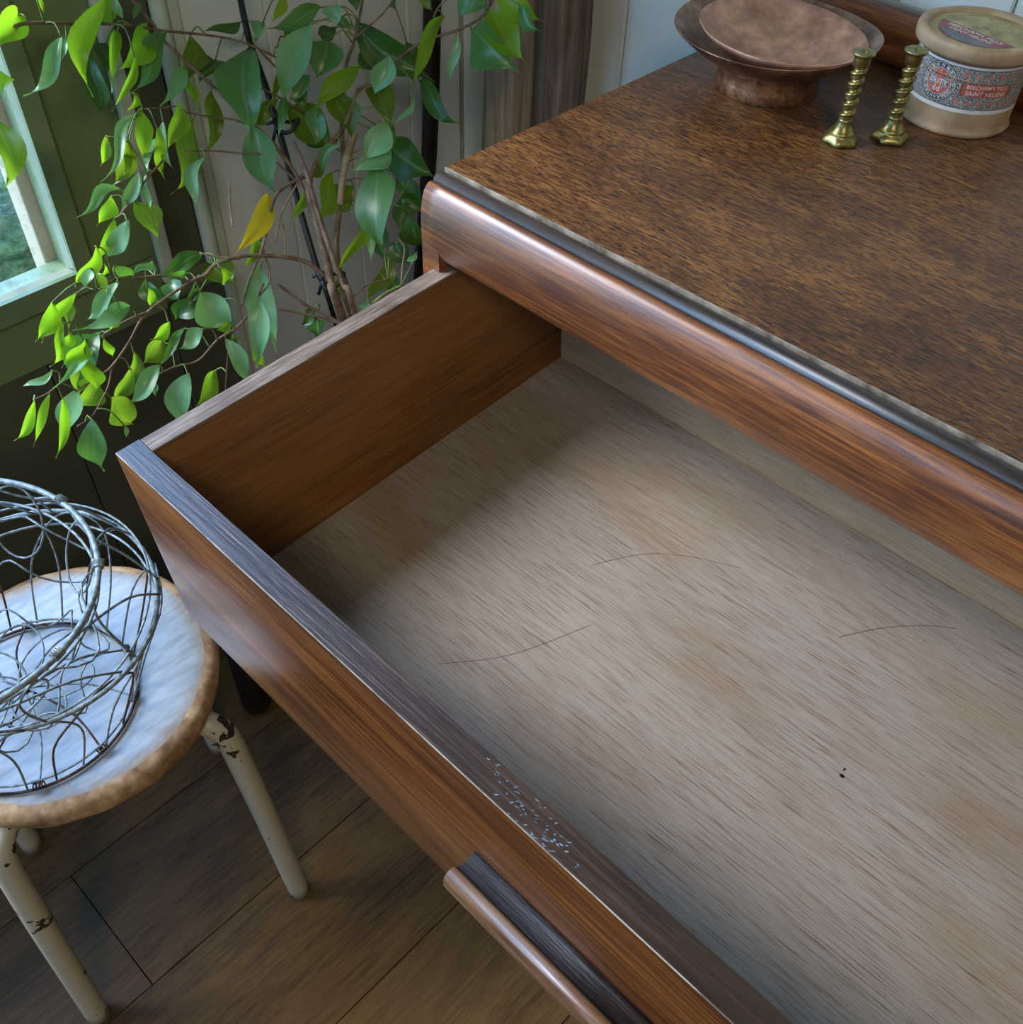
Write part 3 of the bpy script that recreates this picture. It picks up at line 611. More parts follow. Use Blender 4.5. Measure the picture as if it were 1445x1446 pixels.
SB = empty('copper_dish', tuple(SBC), 'smaller shallow copper dish lying inside the wide bowl', 'dish')
sprof = [(0.0, 0.0), (0.025, 0.0016), (0.045, 0.0070), (0.060, 0.0145), (0.070, 0.0215), (0.0752, 0.0265), (0.0758, 0.0262), (0.0708, 0.0205), (0.061, 0.0130), (0.046, 0.0055), (0.026, 0.0000), (0.0, -0.0014)]
V, Fc = lathe(sprof, (0, 0, 0), 72, wobble(0.0006, 2.0))
Rt = Euler((math.radians(-1.5), math.radians(3.0), 0)).to_matrix()
obj('dish_shell', [SBC + Rt @ Vector(v) for v in V], Fc, M['copper'], SB, True)

# ------------------------------------------------------------------ brass candlesticks
def candlestick(c, label, rz):
    e = empty('candlestick', (c[0], c[1], T), label, 'candlestick', 'pair of brass candlesticks')
    hexr = lambda a: math.cos(math.pi / 6) / math.cos(((a + rz) % (math.pi / 3)) - math.pi / 6)
    def bm_(r, z, a, i):
        k_ = {0: 1, 1: 1, 2: 1, 3: 0.75, 4: 0.3}.get(i, 0)
        return r * (1 * (1 - k_) + hexr(a) * 1.06 * k_), z
    base = [(0.0, 0.0), (0.0152, 0.0), (0.0158, 0.0030), (0.0140, 0.0052), (0.0118, 0.0068), (0.0108, 0.0080), (0.0112, 0.0090), (0.0100, 0.0102), (0.0078, 0.0130), (0.0064, 0.0162), (0.0058, 0.0190), (0.0062, 0.0200), (0.0, 0.0202)]
    obj('base', *lathe(base, (c[0], c[1], T), 48, bm_), M['brass'], e, True)
    V = []; Fc = []; n = 20; K = 70; z0, z1 = 0.0198, 0.0645
    for i in range(K + 1):
        z = z0 + (z1 - z0) * i / K; tw = 2 * math.pi * 5.2 * i / K; env = min(1, min(i, K - i) / 5)
        for j in range(n):
            a = 2 * math.pi * j / n; r = 0.0054 + 0.0006 * math.sin(2 * (a - tw)) * env
            off = 0.0010 * env
            V.append((c[0] + r * math.cos(a) + off * math.cos(tw + 1.57), c[1] + r * math.sin(a) + off * math.sin(tw + 1.57), T + z))
    for i in range(K):
        for j in range(n):
            a = i * n + j; b = i * n + (j + 1) % n; Fc.append((a, b, b + n, a + n))
    obj('twisted_stem', V, Fc, M['brass'], e, True)
    cup = [(0.0, 0.0630), (0.0052, 0.0630), (0.0066, 0.0640), (0.0068, 0.0705), (0.0074, 0.0725), (0.0094, 0.0735), (0.0096, 0.0748), (0.0090, 0.0754), (0.0026, 0.0750), (0.0022, 0.0690), (0.0, 0.0690)]
    obj('candle_cup', *lathe(cup, (c[0], c[1], T), 32), M['brass'], e, True)
    return e
candlestick((0.1990, 0.2760), 'brass twisted candlestick on the left, nearer the copper bowl', 0.2)
candlestick((0.2262, 0.3120), 'brass twisted candlestick on the right, nearer the round printed box', 0.45)

# ------------------------------------------------------------------ round printed box
tcx, tcy = 0.243, 0.397
TB = empty('round_box', (tcx, tcy, T), 'round pale box with a printed paper band and gold lid label', 'box')
body = [(0.0, 0.0), (0.0450, 0.0), (0.0474, 0.0008), (0.0482, 0.0028), (0.0474, 0.0046), (0.0464, 0.0056), (0.0462, 0.010), (0.0462, 0.060), (0.0458, 0.0625), (0.0, 0.0625)]
obj('box_body', *lathe(body, (tcx, tcy, T), 96, lambda r, z, a, i: (r * (1 + 0.002 * math.sin(5 * a + z * 90)), z)), M['boxwood'], TB, True)
lid_p = [(0.0, 0.0640), (0.0465, 0.0632), (0.0475, 0.0605), (0.0492, 0.0625), (0.0505, 0.0632), (0.0520, 0.0640), (0.0528, 0.0658), (0.0531, 0.0690), (0.0530, 0.0725), (0.0518, 0.0748), (0.0498, 0.0756), (0.0470, 0.0756), (0.0448, 0.0746), (0.0440, 0.0728), (0.0436, 0.0722), (0.0, 0.0722)]
LD = obj('lid', *lathe(lid_p, (tcx, tcy, T), 96, lambda r, z, a, i: (r * (1 + 0.003 * math.sin(4 * a + 1)), z)), M['boxwood'], TB, True)
def cyl(s, z, r=0.0464):
    """s in degrees about the box axis"""
    a = math.radians(s); return (tcx + r * math.cos(a), tcy + r * math.sin(a), T + z)
def band(name, z0, z1, r, mt, parent, a0=-180, a1=180, n=96):
    V = []; Fc = []
    for i in range(n + 1):
        s = a0 + (a1 - a0) * i / n; V += [cyl(s, z0, r), cyl(s, z1, r)]
    for i in range(n): Fc.append((2 * i, 2 * i + 2, 2 * i + 3, 2 * i + 1))
    return obj(name, V, Fc, mt, parent, True)
RB = 0.0465
PB = band('paper_band', 0.0215, 0.0615, RB, M['paper'], TB)
band('printed_pattern', 0.0255, 0.0575, RB + 0.00012, M['pattern'], PB)
band('border_line', 0.0250, 0.0256, RB + 0.00016, M['ink'], PB); band('border_line', 0.0574, 0.0580, RB + 0.00016, M['ink'], PB)
DEG = math.degrees(1 / RB)
def decal(name, loops, mt, parent, r, s0, z0):
    """planar polygon (x,z metres) wrapped on the box at angle s0, height z0"""
    V = []; Fc = []
    for lp in loops:
        n = len(V); V += [cyl(s0 + x_ * DEG, z0 + z_, r) for x_, z_ in lp]
        c_ = len(V); mx = sum(q[0] for q in lp) / len(lp); mz = sum(q[1] for q in lp) / len(lp); V.append(cyl(s0 + mx * DEG, z0 + mz, r))
        Fc += [(n + j, n + (j + 1) % len(lp), c_) for j in range(len(lp))]
    return obj(name, V, Fc, mt, parent)
def circ(r, n=28, sx_=1.0): return [(r * sx_ * math.cos(2 * math.pi * j / n), r * math.sin(2 * math.pi * j / n)) for j in range(n)]
def ringd(name, r0, r1, mt, parent, r, s0, z0, n=40):
    V = []; Fc = []
    for j in range(n):
        c_, s_ = math.cos(2 * math.pi * j / n), math.sin(2 * math.pi * j / n)
        V += [cyl(s0 + r0 * c_ * DEG, z0 + r0 * s_, r), cyl(s0 + r1 * c_ * DEG, z0 + r1 * s_, r)]
    for j in range(n): Fc.append((2 * j, 2 * j + 1, (2 * j + 3) % (2 * n), (2 * j + 2) % (2 * n)))
    return obj(name, V, Fc, mt, parent)
def glyph_mesh(text, size):
    cu = bpy.data.curves.new('lettering', 'FONT'); cu.body = text; cu.size = size; cu.align_x = 'CENTER'; cu.align_y = 'CENTER'; cu.resolution_u = 2; cu.offset = size * 0.012
    ob = bpy.data.objects.new('lettering', cu); COL.objects.link(ob); dg = bpy.context.evaluated_depsgraph_get(); dg.update()
    me = bpy.data.meshes.new_from_object(ob.evaluated_get(dg)); V = [tuple(v.co) for v in me.vertices]; Fc = [tuple(p_.vertices) for p_ in me.polygons]
    bpy.data.objects.remove(ob); bpy.data.curves.remove(cu); bpy.data.meshes.remove(me); return V, Fc
def text_cyl(text, size, s0, z0, r, mt, parent, xs=1.0, name='lettering'):
    V, Fc = glyph_mesh(text, size); return obj(name, [cyl(s0 + v[0] * xs * DEG, z0 + v[1], r) for v in V], Fc, mt, parent)
MA, MZ = -97, 0.0425
decal('medallion', [circ(0.0162, 40)], M['ink'], PB, RB + 0.0002, MA, MZ)
ringd('medallion_line', 0.0150, 0.0153, M['paper'], PB, RB + 0.00028, MA, MZ)
ringd('medallion_line', 0.0106, 0.0110, M['paper'], PB, RB + 0.00028, MA, MZ)
decal('medallion_centre', [circ(0.0104, 36)], M['red'], PB, RB + 0.00024, MA, MZ)
Vt, Ft = [], []
for words, rad_, sz, sgn, lo, hi in (('GOVERNMENT', 0.01285, 0.0036, 1, 205, -5), ('GUARANTEE', 0.01285, 0.0036, 1, -20, -150), ):
    n_ = len(words)
    for i, ch in enumerate(words):
        a = math.radians(lo + (hi - lo) * (i + 0.5) / n_); V, Fc = glyph_mesh(ch, sz)
        rot = a - math.pi / 2; b0 = len(Vt)
        for v in V:
            x_ = v[0] * math.cos(rot) - v[1] * math.sin(rot) + rad_ * math.cos(a); z_ = v[0] * math.sin(rot) + v[1] * math.cos(rot) + rad_ * math.sin(a)
            Vt.append(cyl(MA + x_ * DEG, MZ + z_, RB + 0.0003))
        Ft += [tuple(q + b0 for q in f) for f in Fc]
for i, ch in enumerate('HER V ROY'):
    if ch == ' ': continue
    a = math.radians(165 - 150 * (i + 0.5) / 9); V, Fc = glyph_mesh(ch, 0.0026); rot = a - math.pi / 2; b0 = len(Vt)
    for v in V:
        x_ = v[0] * math.cos(rot) - v[1] * math.sin(rot) + 0.0084 * math.cos(a); z_ = v[0] * math.sin(rot) + v[1] * math.cos(rot) + 0.0084 * math.sin(a)
        Vt.append(cyl(MA + x_ * DEG, MZ + z_, RB + 0.0003))
    Ft += [tuple(q + b0 for q in f) for f in Fc]
obj('ring_lettering', Vt, Ft, M['paper'], PB)
text_cyl('DUTY', 0.0060, MA, MZ - 0.0002, RB + 0.0003, M['paper'], PB, 1.05)
text_cyl('6d', 0.0068, MA, MZ - 0.0060, RB + 0.0003, M['paper'], PB)
CA = -46
decal('cartouche_edge', [[(-0.0215, -0.0032), (-0.0195, -0.0060), (0.0195, -0.0060), (0.0215, -0.0032), (0.0215, 0.0032), (0.0195, 0.0060), (-0.0195, 0.0060), (-0.0215, 0.0032)]], M['ink'], PB, RB + 0.0003, CA, 0.0415)
V = []; Fc = []
for i in range(25):
    s_ = -0.0208 + 0.0416 * i / 24; hh = 0.0052 if 0 < i < 24 else 0.0028; V += [cyl(CA + s_ * DEG, 0.0415 - hh, RB + 0.0005), cyl(CA + s_ * DEG, 0.0415 + hh, RB + 0.0005)]
for i in range(24): Fc.append((2 * i, 2 * i + 2, 2 * i + 3, 2 * i + 1))
obj('cartouche', V, Fc, M['red'], PB)
text_cyl("BEECHAM'S PILLS", 0.0046, CA, 0.0439, RB + 0.0007, M['paper'], PB, 1.0)
text_cyl('SAINT HELENS', 0.0050, CA, 0.0388, RB + 0.0007, M['paper'], PB, 1.05)
fl_ = []
for row, z_ in ((0, 0.0530), (1, 0.0305)):
    for i in range(22):
        s_ = -74 + 12.2 * i + (3 if row == 0 else 0)
        if s_ > 240 - 0: break
        if abs(((s_ - MA + 180) % 360) - 180) < 22: continue
        pet = [((0.0022 + 0.0007 * math.cos(8 * 2 * math.pi * j / 48)) * math.cos(2 * math.pi * j / 48), (0.0022 + 0.0007 * math.cos(8 * 2 * math.pi * j / 48)) * math.sin(2 * math.pi * j / 48)) for j in range(48)]
        decal('printed_flower', [pet], M['pink'], PB, RB + 0.00026, s_, z_)
# twine round the band
tw = []
for i in range(90):
    a = 360 * i / 90; x_, y_, z_ = cyl(a, 0.0478 + 0.0020 * math.cos(math.radians(a + 135)), RB + 0.0013); tw.append((x_, y_, z_))
obj('twine', *tube(tw, 0.0006, 5, True), M['twine'], TB, True)
# lid label
LZ = T + 0.0724
def disc(name, r, z, mt, parent, clip=None, n=64, c=(0, 0)):
    V = [(tcx + c[0] + r * math.cos(2 * math.pi * j / n), tcy + c[1] + r * math.sin(2 * math.pi * j / n), z) for j in range(n)]
    return obj(name, V, [tuple(range(n))], mt, parent)
disc('lid_label', 0.0432, LZ, M['gold'], LD)
V = []; Fc = []
for j in range(64):
    c_, s_ = math.cos(2 * math.pi * j / 64), math.sin(2 * math.pi * j / 64)
    V += [(tcx + 0.0362 * c_, tcy + 0.0362 * s_, LZ + 0.0002), (tcx + 0.0366 * c_, tcy + 0.0366 * s_, LZ + 0.0002)]
for j in range(64): Fc.append((2 * j, 2 * j + 1, (2 * j + 3) % 128, (2 * j + 2) % 128))
obj('lid_label_line', V, Fc, M['greyink'], LD)
rotL = -0.19
def lidxy(x_, y_): return (tcx + x_ * math.cos(rotL) - y_ * math.sin(rotL), tcy + x_ * math.sin(rotL) + y_ * math.cos(rotL))
seg = []
for j in range(21):
    a = math.radians(188 + (352 - 188) * j / 20); seg.append((0.0358 * math.cos(a), 0.0358 * math.sin(a)))
V = [(*lidxy(a, b), LZ + 0.0002) for a, b in seg]; obj('maroon_panel', V, [tuple(range(len(V)))], M['maroon'], LD)
seg = [(0.0340 * math.cos(math.radians(218 + 104 * j / 14)), 0.0340 * math.sin(math.radians(218 + 104 * j / 14))) for j in range(15)]
V = [(*lidxy(a, b), LZ + 0.0003) for a, b in seg]; obj('grey_arc_panel', V, [tuple(range(len(V)))], M['greyink'], LD)
for txt, sz, yy in (("BEECHAM'S PILLS", 0.0072, -0.0100), ('SAINT HELENS', 0.0068, -0.0168)):
    V, Fc = glyph_mesh(txt, sz); obj('lid_lettering', [(*lidxy(v[0] * 0.98, v[1] + yy), LZ + 0.0004) for v in V], Fc, M['paper'], LD)
sc_ = []
rl = random.Random(9)
for j in range(70):
    a = rl.uniform(0.05, math.pi - 0.05); q = rl.uniform(0.006, 0.032); x_, y_ = q * math.cos(a), q * math.sin(a)
    c0 = lidxy(x_, y_); t_ = rl.uniform(0, 3.1)
    sc_.append(([(c0[0] + 0.0014 * math.cos(t_ + b) * (1 if k_ else 0.72), c0[1] + 0.0014 * math.sin(t_ + b) * (1 if k_ else 0.72), LZ + 0.0002) for b in (0, 0.8, 1.6, 2.4) for k_ in (0, 1)], [(0, 1, 3, 2), (2, 3, 5, 4), (4, 5, 7, 6)]))
o = obj('lid_scrollwork', *join(*sc_), M['greyink'], LD); o['kind'] = 'stuff'

# ------------------------------------------------------------------ poles in the corner
def pole(name, base, top, r, mt, label, cat, n=14, rough_=0.08, fl=False):
    base = Vector(base); top = Vector(top); K = 26; V = []; Fc = []; rp_ = random.Random(name + label)
    prof_ = [1 + rp_.uniform(-rough_, rough_) for _ in range(n)]
    for i in range(K + 1):
        c = base.lerp(top, i / K); bend = 0.0035 * math.sin(i * 0.7)
        for j in range(n):
            a = 2 * math.pi * j / n; rr_ = r * prof_[j] * (1 + 0.03 * math.sin(i * 0.9 + j * 2))
            V.append((c.x + bend + rr_ * math.cos(a), c.y + rr_ * math.sin(a), c.z))
    for i in range(K):
        for j in range(n):
            a = i * n + j; b = i * n + (j + 1) % n; Fc.append((a, b, b + n, a + n))
    Fc.append(tuple(range(n - 1, -1, -1))); Fc.append(tuple(K * n + j for j in range(n)))
    return tag(obj(name, V, Fc, mt, None, True, loc=tuple(base)), label, cat)
pole('wooden_post', (-0.345, 0.440, 0.0), (-0.345, 0.440, 1.75), 0.034, M['post'], 'grey weathered wooden post, left of the two behind the chest', 'post')
pole('wooden_post', (-0.2605, 0.440, 0.0), (-0.2605, 0.440, 1.9), 0.0310, M['darkpost'], 'dark brown wooden post, right of the two behind the chest', 'post')
pole('thin_pole', (-0.46, 0.33, 0.0), (-0.437, 0.455, 1.45), 0.0115, M['black'], 'thin black pole leaning in the corner behind the plant', 'pole', 10, 0.12)

# ------------------------------------------------------------------ plant
def dep(u, v):
    t_ = [(-60, 0.86), (0, 0.88), (150, 0.965), (300, 1.03), (450, 1.075), (600, 1.09), (800, 1.02)]
    for (a, da), (b, db) in zip(t_, t_[1:]):
        if u <= b: d = da + (db - da) * max(0, (u - a) / (b - a)); break
    else: d = 1.02
    return d + max(0, (v - 350)) * 0.00018
PC = px(500, 470, 1.13)
POTX, POTY = -0.285, 0.135
PL = empty('potted_fig', (POTX, POTY, 0), 'leafy green weeping fig in the corner, with one yellow leaf', 'plant')
def potz(z): return z
pot = [(0.0, 0.065), (0.085, 0.065), (0.092, 0.07), (0.115, 0.27), (0.124, 0.275), (0.126, 0.30), (0.114, 0.30), (0.110, 0.28), (0.106, 0.27), (0.0, 0.268)]
obj('pot', *lathe(pot, (POTX, POTY, 0), 40), M['pot'], PL, True)
obj('soil', *lathe([(0.107, 0.272), (0.06, 0.278), (0.0, 0.28)], (POTX, POTY, 0), 30), M['soil'], PL, True)
STD = empty('plant_stand', (POTX, POTY, 0), 'low black stand with rounded legs under the potted fig', 'stand')
obj('ring', *lathe([(0.0, 0.055), (0.115, 0.055), (0.118, 0.058), (0.115, 0.0645), (0.0, 0.0645)], (POTX, POTY, 0), 36), M['black'], STD)
for dx, dy in ((-0.06, 0.08), (0.09, 0.03), (0.0, -0.09)):
    obj('leg', *tube([(POTX + dx, POTY + dy, 0.0), (POTX + dx, POTY + dy, 0.0548)], 0.012, 12), M['black'], STD, True)
fo = tag(obj('black_round_foot', *join(lathe([(0.0, 0.0), (0.016, 0.0), (0.0205, 0.004), (0.022, 0.012), (0.021, 0.20), (0.0, 0.205)], (-0.262, -0.168, 0.0), 20)), M['black'], None, True, loc=(-0.262, -0.168, 0.0)),
         'short black rounded cylinder standing on the floor behind the stool', 'black_round_foot')  # unidentified dark round foot, built as a lone cylinder
PIX = 1 / F
BPTS = []
def branch(name, pts, w0, w1, mt, dz=0.0, extra3d=None, n=6, sub=5):
    P = [px(p_[0], p_[1], dep(p_[0], p_[1]) + dz + (p_[2] if len(p_) > 2 else 0)) for p_ in pts]
    if extra3d: P += [Vector(e) for e in extra3d]
    P = smoothline(P, sub); k_ = len(P)
    if name in ('branch', 'trunk', 'green_shoot'): BPTS.extend(P)
    return obj(name, *tube(P, [(w0 + (w1 - w0) * i / (k_ - 1)) * 0.5 * 1.08 * PIX for i in range(k_)], n), mt, PL, True)
soil = lambda dx, dy: (POTX + dx, POTY + dy, 0.272)
branch('support_cane', [(334, -30), (352, 55), (378, 130), (400, 205), (425, 300), (450, 385), (470, 440)], 9, 9, M['black'], 0.015, [soil(0.0, -0.02)])
branch('trunk', [(505, 125), (492, 165), (478, 190), (455, 215), (436, 262), (445, 305), (457, 350), (468, 400), (480, 440)], 5, 15, M['bark'], 0.0, [soil(0.01, 0.0)])
branch('trunk', [(513, -5), (502, 53), (488, 97), (483, 166), (485, 235), (481, 286), (475, 336), (478, 380), (488, 400), (497, 444)], 4, 12, M['bark'], 0.02, [soil(0.03, 0.02)])
branch('trunk', [(415, 200), (432, 240), (446, 290), (466, 352), (486, 405), (500, 440)], 5, 11, M['bark'], -0.01, [soil(0.02, -0.015)])
branch('cut_branch', [(499, 188), (491, 218), (484, 250), (480, 290)], 15, 9, M['paletwig'], 0.01)
BR = [([(-30, 56), (0, 52), (30, 34), (90, 33), (175, 35), (227, 43), (304, 51), (349, 62), (392, 82)], 5, 3),
      ([(182, -5), (213, 30), (235, 61), (299, 120), (345, 165), (386, 203), (420, 250), (440, 300)], 4, 6),
      ([(258, 158), (292, 164), (340, 172), (386, 200)], 2, 4), ([(260, 213), (300, 213), (338, 216), (380, 222), (425, 262)], 2, 3),
      ([(230, 227), (205, 255), (191, 277), (166, 307)], 3, 2.5),
      ([(460, 392), (435, 371), (395, 362), (340, 362), (305, 374), (290, 388), (269, 398), (208, 441), (183, 482), (158, 517), (137, 533), (108, 552)], 7, 2.5),
      ([(269, 398), (232, 389), (200, 392), (165, 393), (138, 410)], 4, 2), ([(207, 441), (180, 452), (149, 471), (120, 490)], 3, 1.5),
      ([(158, 520), (153, 545), (142, 568), (129, 589), (109, 602)], 3, 2), ([(86, 541), (66, 556), (48, 564)], 2, 1.5), ([(108, 552), (97, 545), (85, 541)], 2, 2),
      ([(430, 250), (400, 265), (385, 288), (371, 349), (352, 395), (342, 432)], 5, 3.5), ([(371, 350), (381, 385), (379, 402), (366, 418)], 3, 2),
      ([(372, 400), (355, 438), (334, 463), (307, 480), (280, 509), (247, 518), (222, 530)], 4, 2.5),
      ([(646, 43), (588, 64), (532, 111), (505, 130), (490, 170), (470, 205)], 4, 6), ([(646, 43), (675, 28), (690, 12), (694, -5)], 4, 3),
      ([(612, 25), (621, 8), (637, -5)], 3, 2.5), ([(392, 401), (431, 430), (462, 446), (490, 462)], 4, 5), ([(392, 436), (433, 444), (469, 453), (492, 466)], 3, 4),
      ([(360, 64), (380, 85), (400, 105), (430, 130)], 2.5, 3), ([(357, 119), (385, 132), (400, 141), (440, 165)], 2.5, 3), ([(499, 419), (522, 401), (548, 395)], 2, 2),
      ([(502, 53), (520, 38), (540, 20), (560, -5)], 2.5, 2), ([(330, 462), (322, 500), (318, 560)], 2, 1.5), ([(262, 158), (250, 150), (232, 152), (202, 154)], 2, 1.5)]
for pts, w0, w1 in BR: branch('branch', pts, w0, w1, M['bark'], 0.004)
for pts in ([(324, 257), (325, 290), (329, 321)], [(399, 313), (403, 335), (402, 366)], [(562, 335), (571, 351), (568, 380), (567, 403)], [(282, 357), (310, 363), (340, 366)], [(427, 245), (418, 262), (398, 300), (388, 345)]):
    branch('dry_twig', pts, 2.6, 3.2, M['paletwig'], 0.006, n=5, sub=4)
branch('green_shoot', [(567, 403), (548, 412), (525, 429)], 3, 5, M['greentwig'], -0.01)
# cane ties
for u, v in ((405, 175), (470, 392)):
    c = px(u, v, dep(u, v) + 0.008)
    q = [c + Vector((0.013 * math.cos(t_), 0.013 * math.sin(t_), 0.004 * math.sin(2 * t_))) for t_ in [2 * math.pi * j / 16 for j in range(16)]]
    obj('plant_tie', *join(tube(q, 0.0022, 6, True), tube([c + Vector((-0.012, 0, 0)), c + Vector((-0.022, -0.012, -0.004))], 0.0018, 6), tube([c + Vector((-0.003, -0.012, 0)), c + Vector((-0.008, -0.016, -0.018))], 0.002, 6)), M['blackplastic'], PL, True)

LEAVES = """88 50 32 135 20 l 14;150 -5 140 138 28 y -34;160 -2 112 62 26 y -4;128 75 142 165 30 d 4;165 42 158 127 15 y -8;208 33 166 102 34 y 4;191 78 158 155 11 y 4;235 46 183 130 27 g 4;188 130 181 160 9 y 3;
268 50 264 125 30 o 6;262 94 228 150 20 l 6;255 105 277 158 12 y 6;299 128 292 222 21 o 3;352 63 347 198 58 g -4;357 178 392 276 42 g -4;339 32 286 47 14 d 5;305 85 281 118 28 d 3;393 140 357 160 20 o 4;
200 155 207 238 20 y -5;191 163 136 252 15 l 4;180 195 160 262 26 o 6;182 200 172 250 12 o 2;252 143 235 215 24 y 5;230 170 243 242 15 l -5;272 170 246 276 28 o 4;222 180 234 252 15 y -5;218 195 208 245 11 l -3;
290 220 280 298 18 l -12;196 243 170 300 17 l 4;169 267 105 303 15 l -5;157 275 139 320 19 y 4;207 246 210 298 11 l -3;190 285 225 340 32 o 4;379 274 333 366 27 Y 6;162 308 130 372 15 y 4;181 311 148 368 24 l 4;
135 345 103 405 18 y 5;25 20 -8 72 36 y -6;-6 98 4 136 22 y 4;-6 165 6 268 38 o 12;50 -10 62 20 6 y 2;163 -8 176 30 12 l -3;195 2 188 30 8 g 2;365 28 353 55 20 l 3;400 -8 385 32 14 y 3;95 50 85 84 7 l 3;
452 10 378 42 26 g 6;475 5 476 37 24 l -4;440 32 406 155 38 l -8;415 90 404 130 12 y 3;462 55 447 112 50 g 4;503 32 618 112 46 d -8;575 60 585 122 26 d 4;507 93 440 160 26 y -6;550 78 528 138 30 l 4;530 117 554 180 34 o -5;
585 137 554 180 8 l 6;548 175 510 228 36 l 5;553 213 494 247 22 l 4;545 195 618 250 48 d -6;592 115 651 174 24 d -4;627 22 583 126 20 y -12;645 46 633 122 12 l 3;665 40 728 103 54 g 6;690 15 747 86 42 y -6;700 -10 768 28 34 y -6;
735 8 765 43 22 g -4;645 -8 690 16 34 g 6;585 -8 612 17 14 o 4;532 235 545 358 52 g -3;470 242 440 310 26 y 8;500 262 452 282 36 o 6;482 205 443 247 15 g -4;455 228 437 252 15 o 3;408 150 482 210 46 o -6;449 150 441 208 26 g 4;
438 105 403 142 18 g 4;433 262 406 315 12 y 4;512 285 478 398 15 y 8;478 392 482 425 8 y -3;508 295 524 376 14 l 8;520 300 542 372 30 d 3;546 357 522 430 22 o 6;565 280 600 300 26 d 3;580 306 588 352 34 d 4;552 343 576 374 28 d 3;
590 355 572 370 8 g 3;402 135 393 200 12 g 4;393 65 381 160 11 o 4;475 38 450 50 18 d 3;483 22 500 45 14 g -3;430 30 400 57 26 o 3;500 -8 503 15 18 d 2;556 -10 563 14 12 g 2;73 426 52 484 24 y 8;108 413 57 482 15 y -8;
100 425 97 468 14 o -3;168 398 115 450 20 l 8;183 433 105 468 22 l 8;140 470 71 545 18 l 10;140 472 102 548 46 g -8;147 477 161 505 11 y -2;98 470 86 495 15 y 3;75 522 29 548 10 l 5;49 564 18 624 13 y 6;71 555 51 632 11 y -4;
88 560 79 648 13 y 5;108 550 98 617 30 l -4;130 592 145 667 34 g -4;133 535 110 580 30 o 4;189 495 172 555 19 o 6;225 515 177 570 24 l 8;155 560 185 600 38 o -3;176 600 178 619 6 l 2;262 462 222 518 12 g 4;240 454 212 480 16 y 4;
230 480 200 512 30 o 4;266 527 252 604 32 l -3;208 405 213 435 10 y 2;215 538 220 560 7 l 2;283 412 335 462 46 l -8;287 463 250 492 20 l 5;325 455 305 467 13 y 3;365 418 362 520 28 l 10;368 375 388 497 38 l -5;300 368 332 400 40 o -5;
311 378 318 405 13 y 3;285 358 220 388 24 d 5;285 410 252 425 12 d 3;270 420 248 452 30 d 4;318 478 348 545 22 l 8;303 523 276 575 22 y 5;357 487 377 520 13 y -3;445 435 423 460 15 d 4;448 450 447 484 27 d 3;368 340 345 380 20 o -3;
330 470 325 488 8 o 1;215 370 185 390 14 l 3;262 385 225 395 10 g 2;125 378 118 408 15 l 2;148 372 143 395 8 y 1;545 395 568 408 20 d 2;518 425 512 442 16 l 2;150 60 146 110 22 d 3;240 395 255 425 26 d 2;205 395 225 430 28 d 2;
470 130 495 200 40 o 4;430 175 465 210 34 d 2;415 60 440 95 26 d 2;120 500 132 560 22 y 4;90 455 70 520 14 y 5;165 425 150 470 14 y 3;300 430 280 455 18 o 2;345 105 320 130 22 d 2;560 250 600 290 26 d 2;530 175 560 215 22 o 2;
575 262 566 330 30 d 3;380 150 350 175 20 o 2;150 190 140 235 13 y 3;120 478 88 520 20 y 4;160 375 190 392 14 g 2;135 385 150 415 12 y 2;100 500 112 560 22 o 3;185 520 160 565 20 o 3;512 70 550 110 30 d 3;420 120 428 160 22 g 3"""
WL = Vector((-0.7, -0.62, 0.35)).normalized()
rv = random.Random(21)
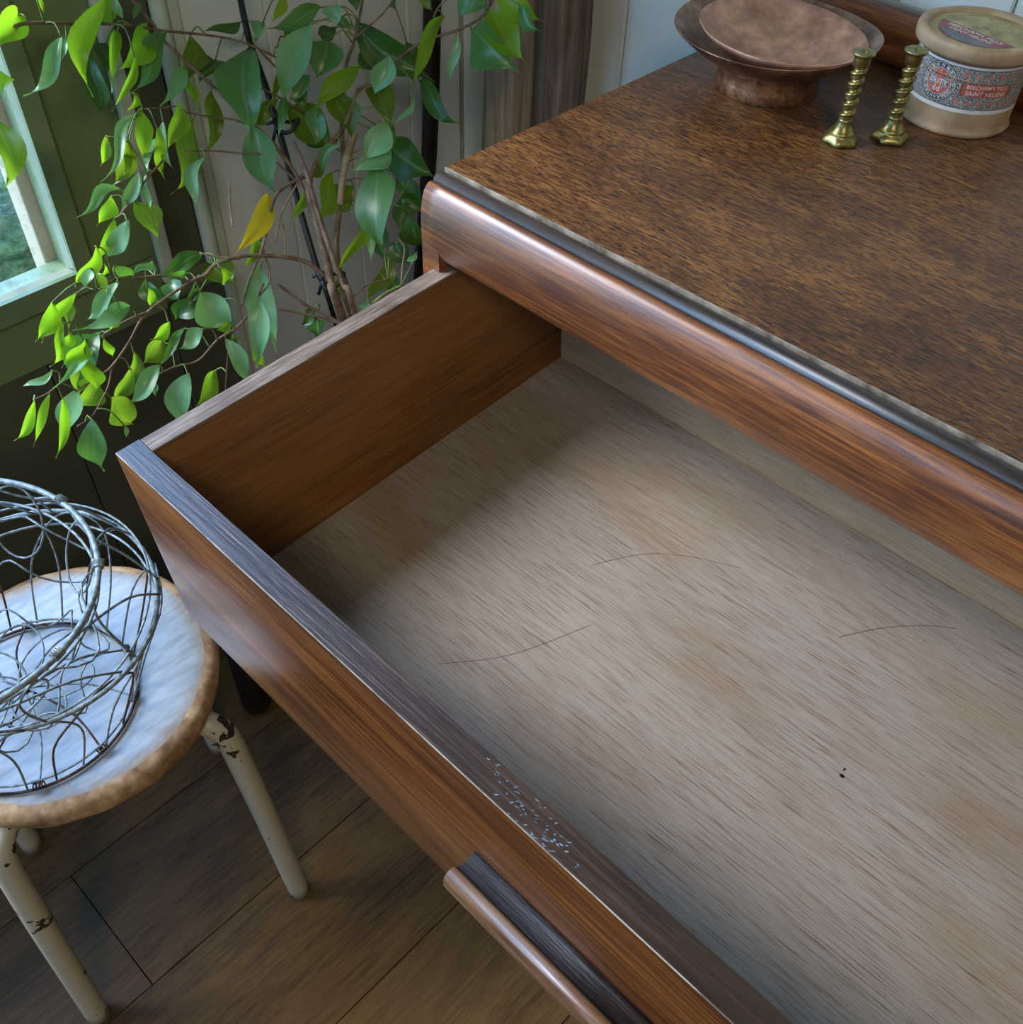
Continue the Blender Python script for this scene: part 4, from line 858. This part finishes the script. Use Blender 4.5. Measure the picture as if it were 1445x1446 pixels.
def leaf(u0, v0, u1, v1, w, kind, bow, idx):
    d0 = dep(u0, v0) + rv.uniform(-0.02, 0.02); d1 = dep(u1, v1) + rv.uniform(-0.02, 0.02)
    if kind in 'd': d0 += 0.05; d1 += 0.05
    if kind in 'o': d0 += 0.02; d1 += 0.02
    A, Bp = px(u0, v0, d0), px(u1, v1, d1); ax = Bp - A; ln = ax.length; t_ = ax.normalized()
    tocam = (CP - (A + Bp) * 0.5).normalized(); nrm = (tocam - t_ * tocam.dot(t_)).normalized()
    side = nrm.cross(t_).normalized()      # points to the right of the travel direction seen from the camera
    roll = rv.uniform(0.15, 0.45) * (1 if nrm.cross(t_).dot(WL) < 0 else -1) * (1 if kind in 'lgd' else -1)
    ww = 1.16 * w * 0.5 * (d0 + d1) * 0.5 * PIX / max(0.6, math.cos(roll))
    Rm = Matrix.Rotation(roll, 3, t_); nrm = Rm @ nrm; side = Rm @ side
    NL, NW = 11, 4; V = []; UV = []; fold = rv.uniform(0.15, 0.60); arch = rv.uniform(0.03, 0.12) * ln; bw_ = bow * (d0 + d1) * 0.5 * PIX; wav = rv.uniform(0, 6.28); curl = rv.uniform(0.10, 0.34); tipb = rv.uniform(-0.14, 0.14) * ln; lexp = rv.uniform(0.86, 1.12); sway = rv.uniform(-0.085, 0.085) * ln * (0.5 if w > 30 else 1)
    for i in range(NL + 1):
        s = i / NL
        wid = math.sin(math.pi * min(1.0, s / 0.88) ** lexp) ** 0.85 if s < 0.88 else 0.0
        wid = max(wid, 0.12 * (1 - s) / 0.3 if s > 0.7 else 0.03)
        if i == NL: wid = 0.0
        c = A + ax * s + side * (bw_ * math.sin(math.pi * s)) + nrm * (arch * math.sin(math.pi * s) - 0.4 * arch * s * s) + side * (tipb * max(0, s - 0.55) * 0.8 + sway * math.sin(2 * math.pi * s))
        for j in range(NW + 1):
            q = (j / NW - 0.5) * 2; lift = abs(q) * fold * ww * wid + math.sin(wav + s * 7 + (1.5 if q > 0 else 0)) * curl * ww * abs(q)
            V.append(c + side * (q * ww * wid * (1 - 0.12 * fold)) + nrm * lift); UV.append((0.5 + q * 0.5, s))
    k_ = NW + 1; Fc = []
    for i in range(NL):
        for j in range(NW):
            a = i * k_ + j
            Fc.append((a, a + 1, a + 1 + k_, a + k_))
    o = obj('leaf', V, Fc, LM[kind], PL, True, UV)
    if kind == 'Y': o['label'] = 'bright yellow leaf'
    near = min(BPTS, key=lambda q_: (q_ - A).length_squared); dn = (near - A).length
    if dn < 0.075:
        mid = A.lerp(near, 0.5) + Vector((0, 0, 0.12 * dn)) - t_ * (0.15 * dn); end = near
    else:
        end = A - t_ * 0.012 + (near - A).normalized() * 0.016; mid = A - t_ * 0.008
    pt_ = tube(smoothline([A + t_ * 0.002, mid, end], 3), [0.00085, 0.0008, 0.0008, 0.0008, 0.0008, 0.0009, 0.0010], 5)
    q_ = obj('petiole', *pt_, M['greentwig'], PL, True)
    return A, t_
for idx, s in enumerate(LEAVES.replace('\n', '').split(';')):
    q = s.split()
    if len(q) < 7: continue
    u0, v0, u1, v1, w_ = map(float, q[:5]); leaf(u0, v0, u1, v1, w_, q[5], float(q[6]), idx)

# ------------------------------------------------------------------ added fill lamp (out of view, warms the shadows)
CL = empty('added_fill_lamp', (1.5, -1.3, 2.45), 'plain square plate of an added warm fill lamp, out of the picture', 'lamp')
obj('fill_lamp_plate', *box(1.2, 1.8, -1.6, -1.0, 2.42, 2.4495, 0.004), M['trim'], CL)
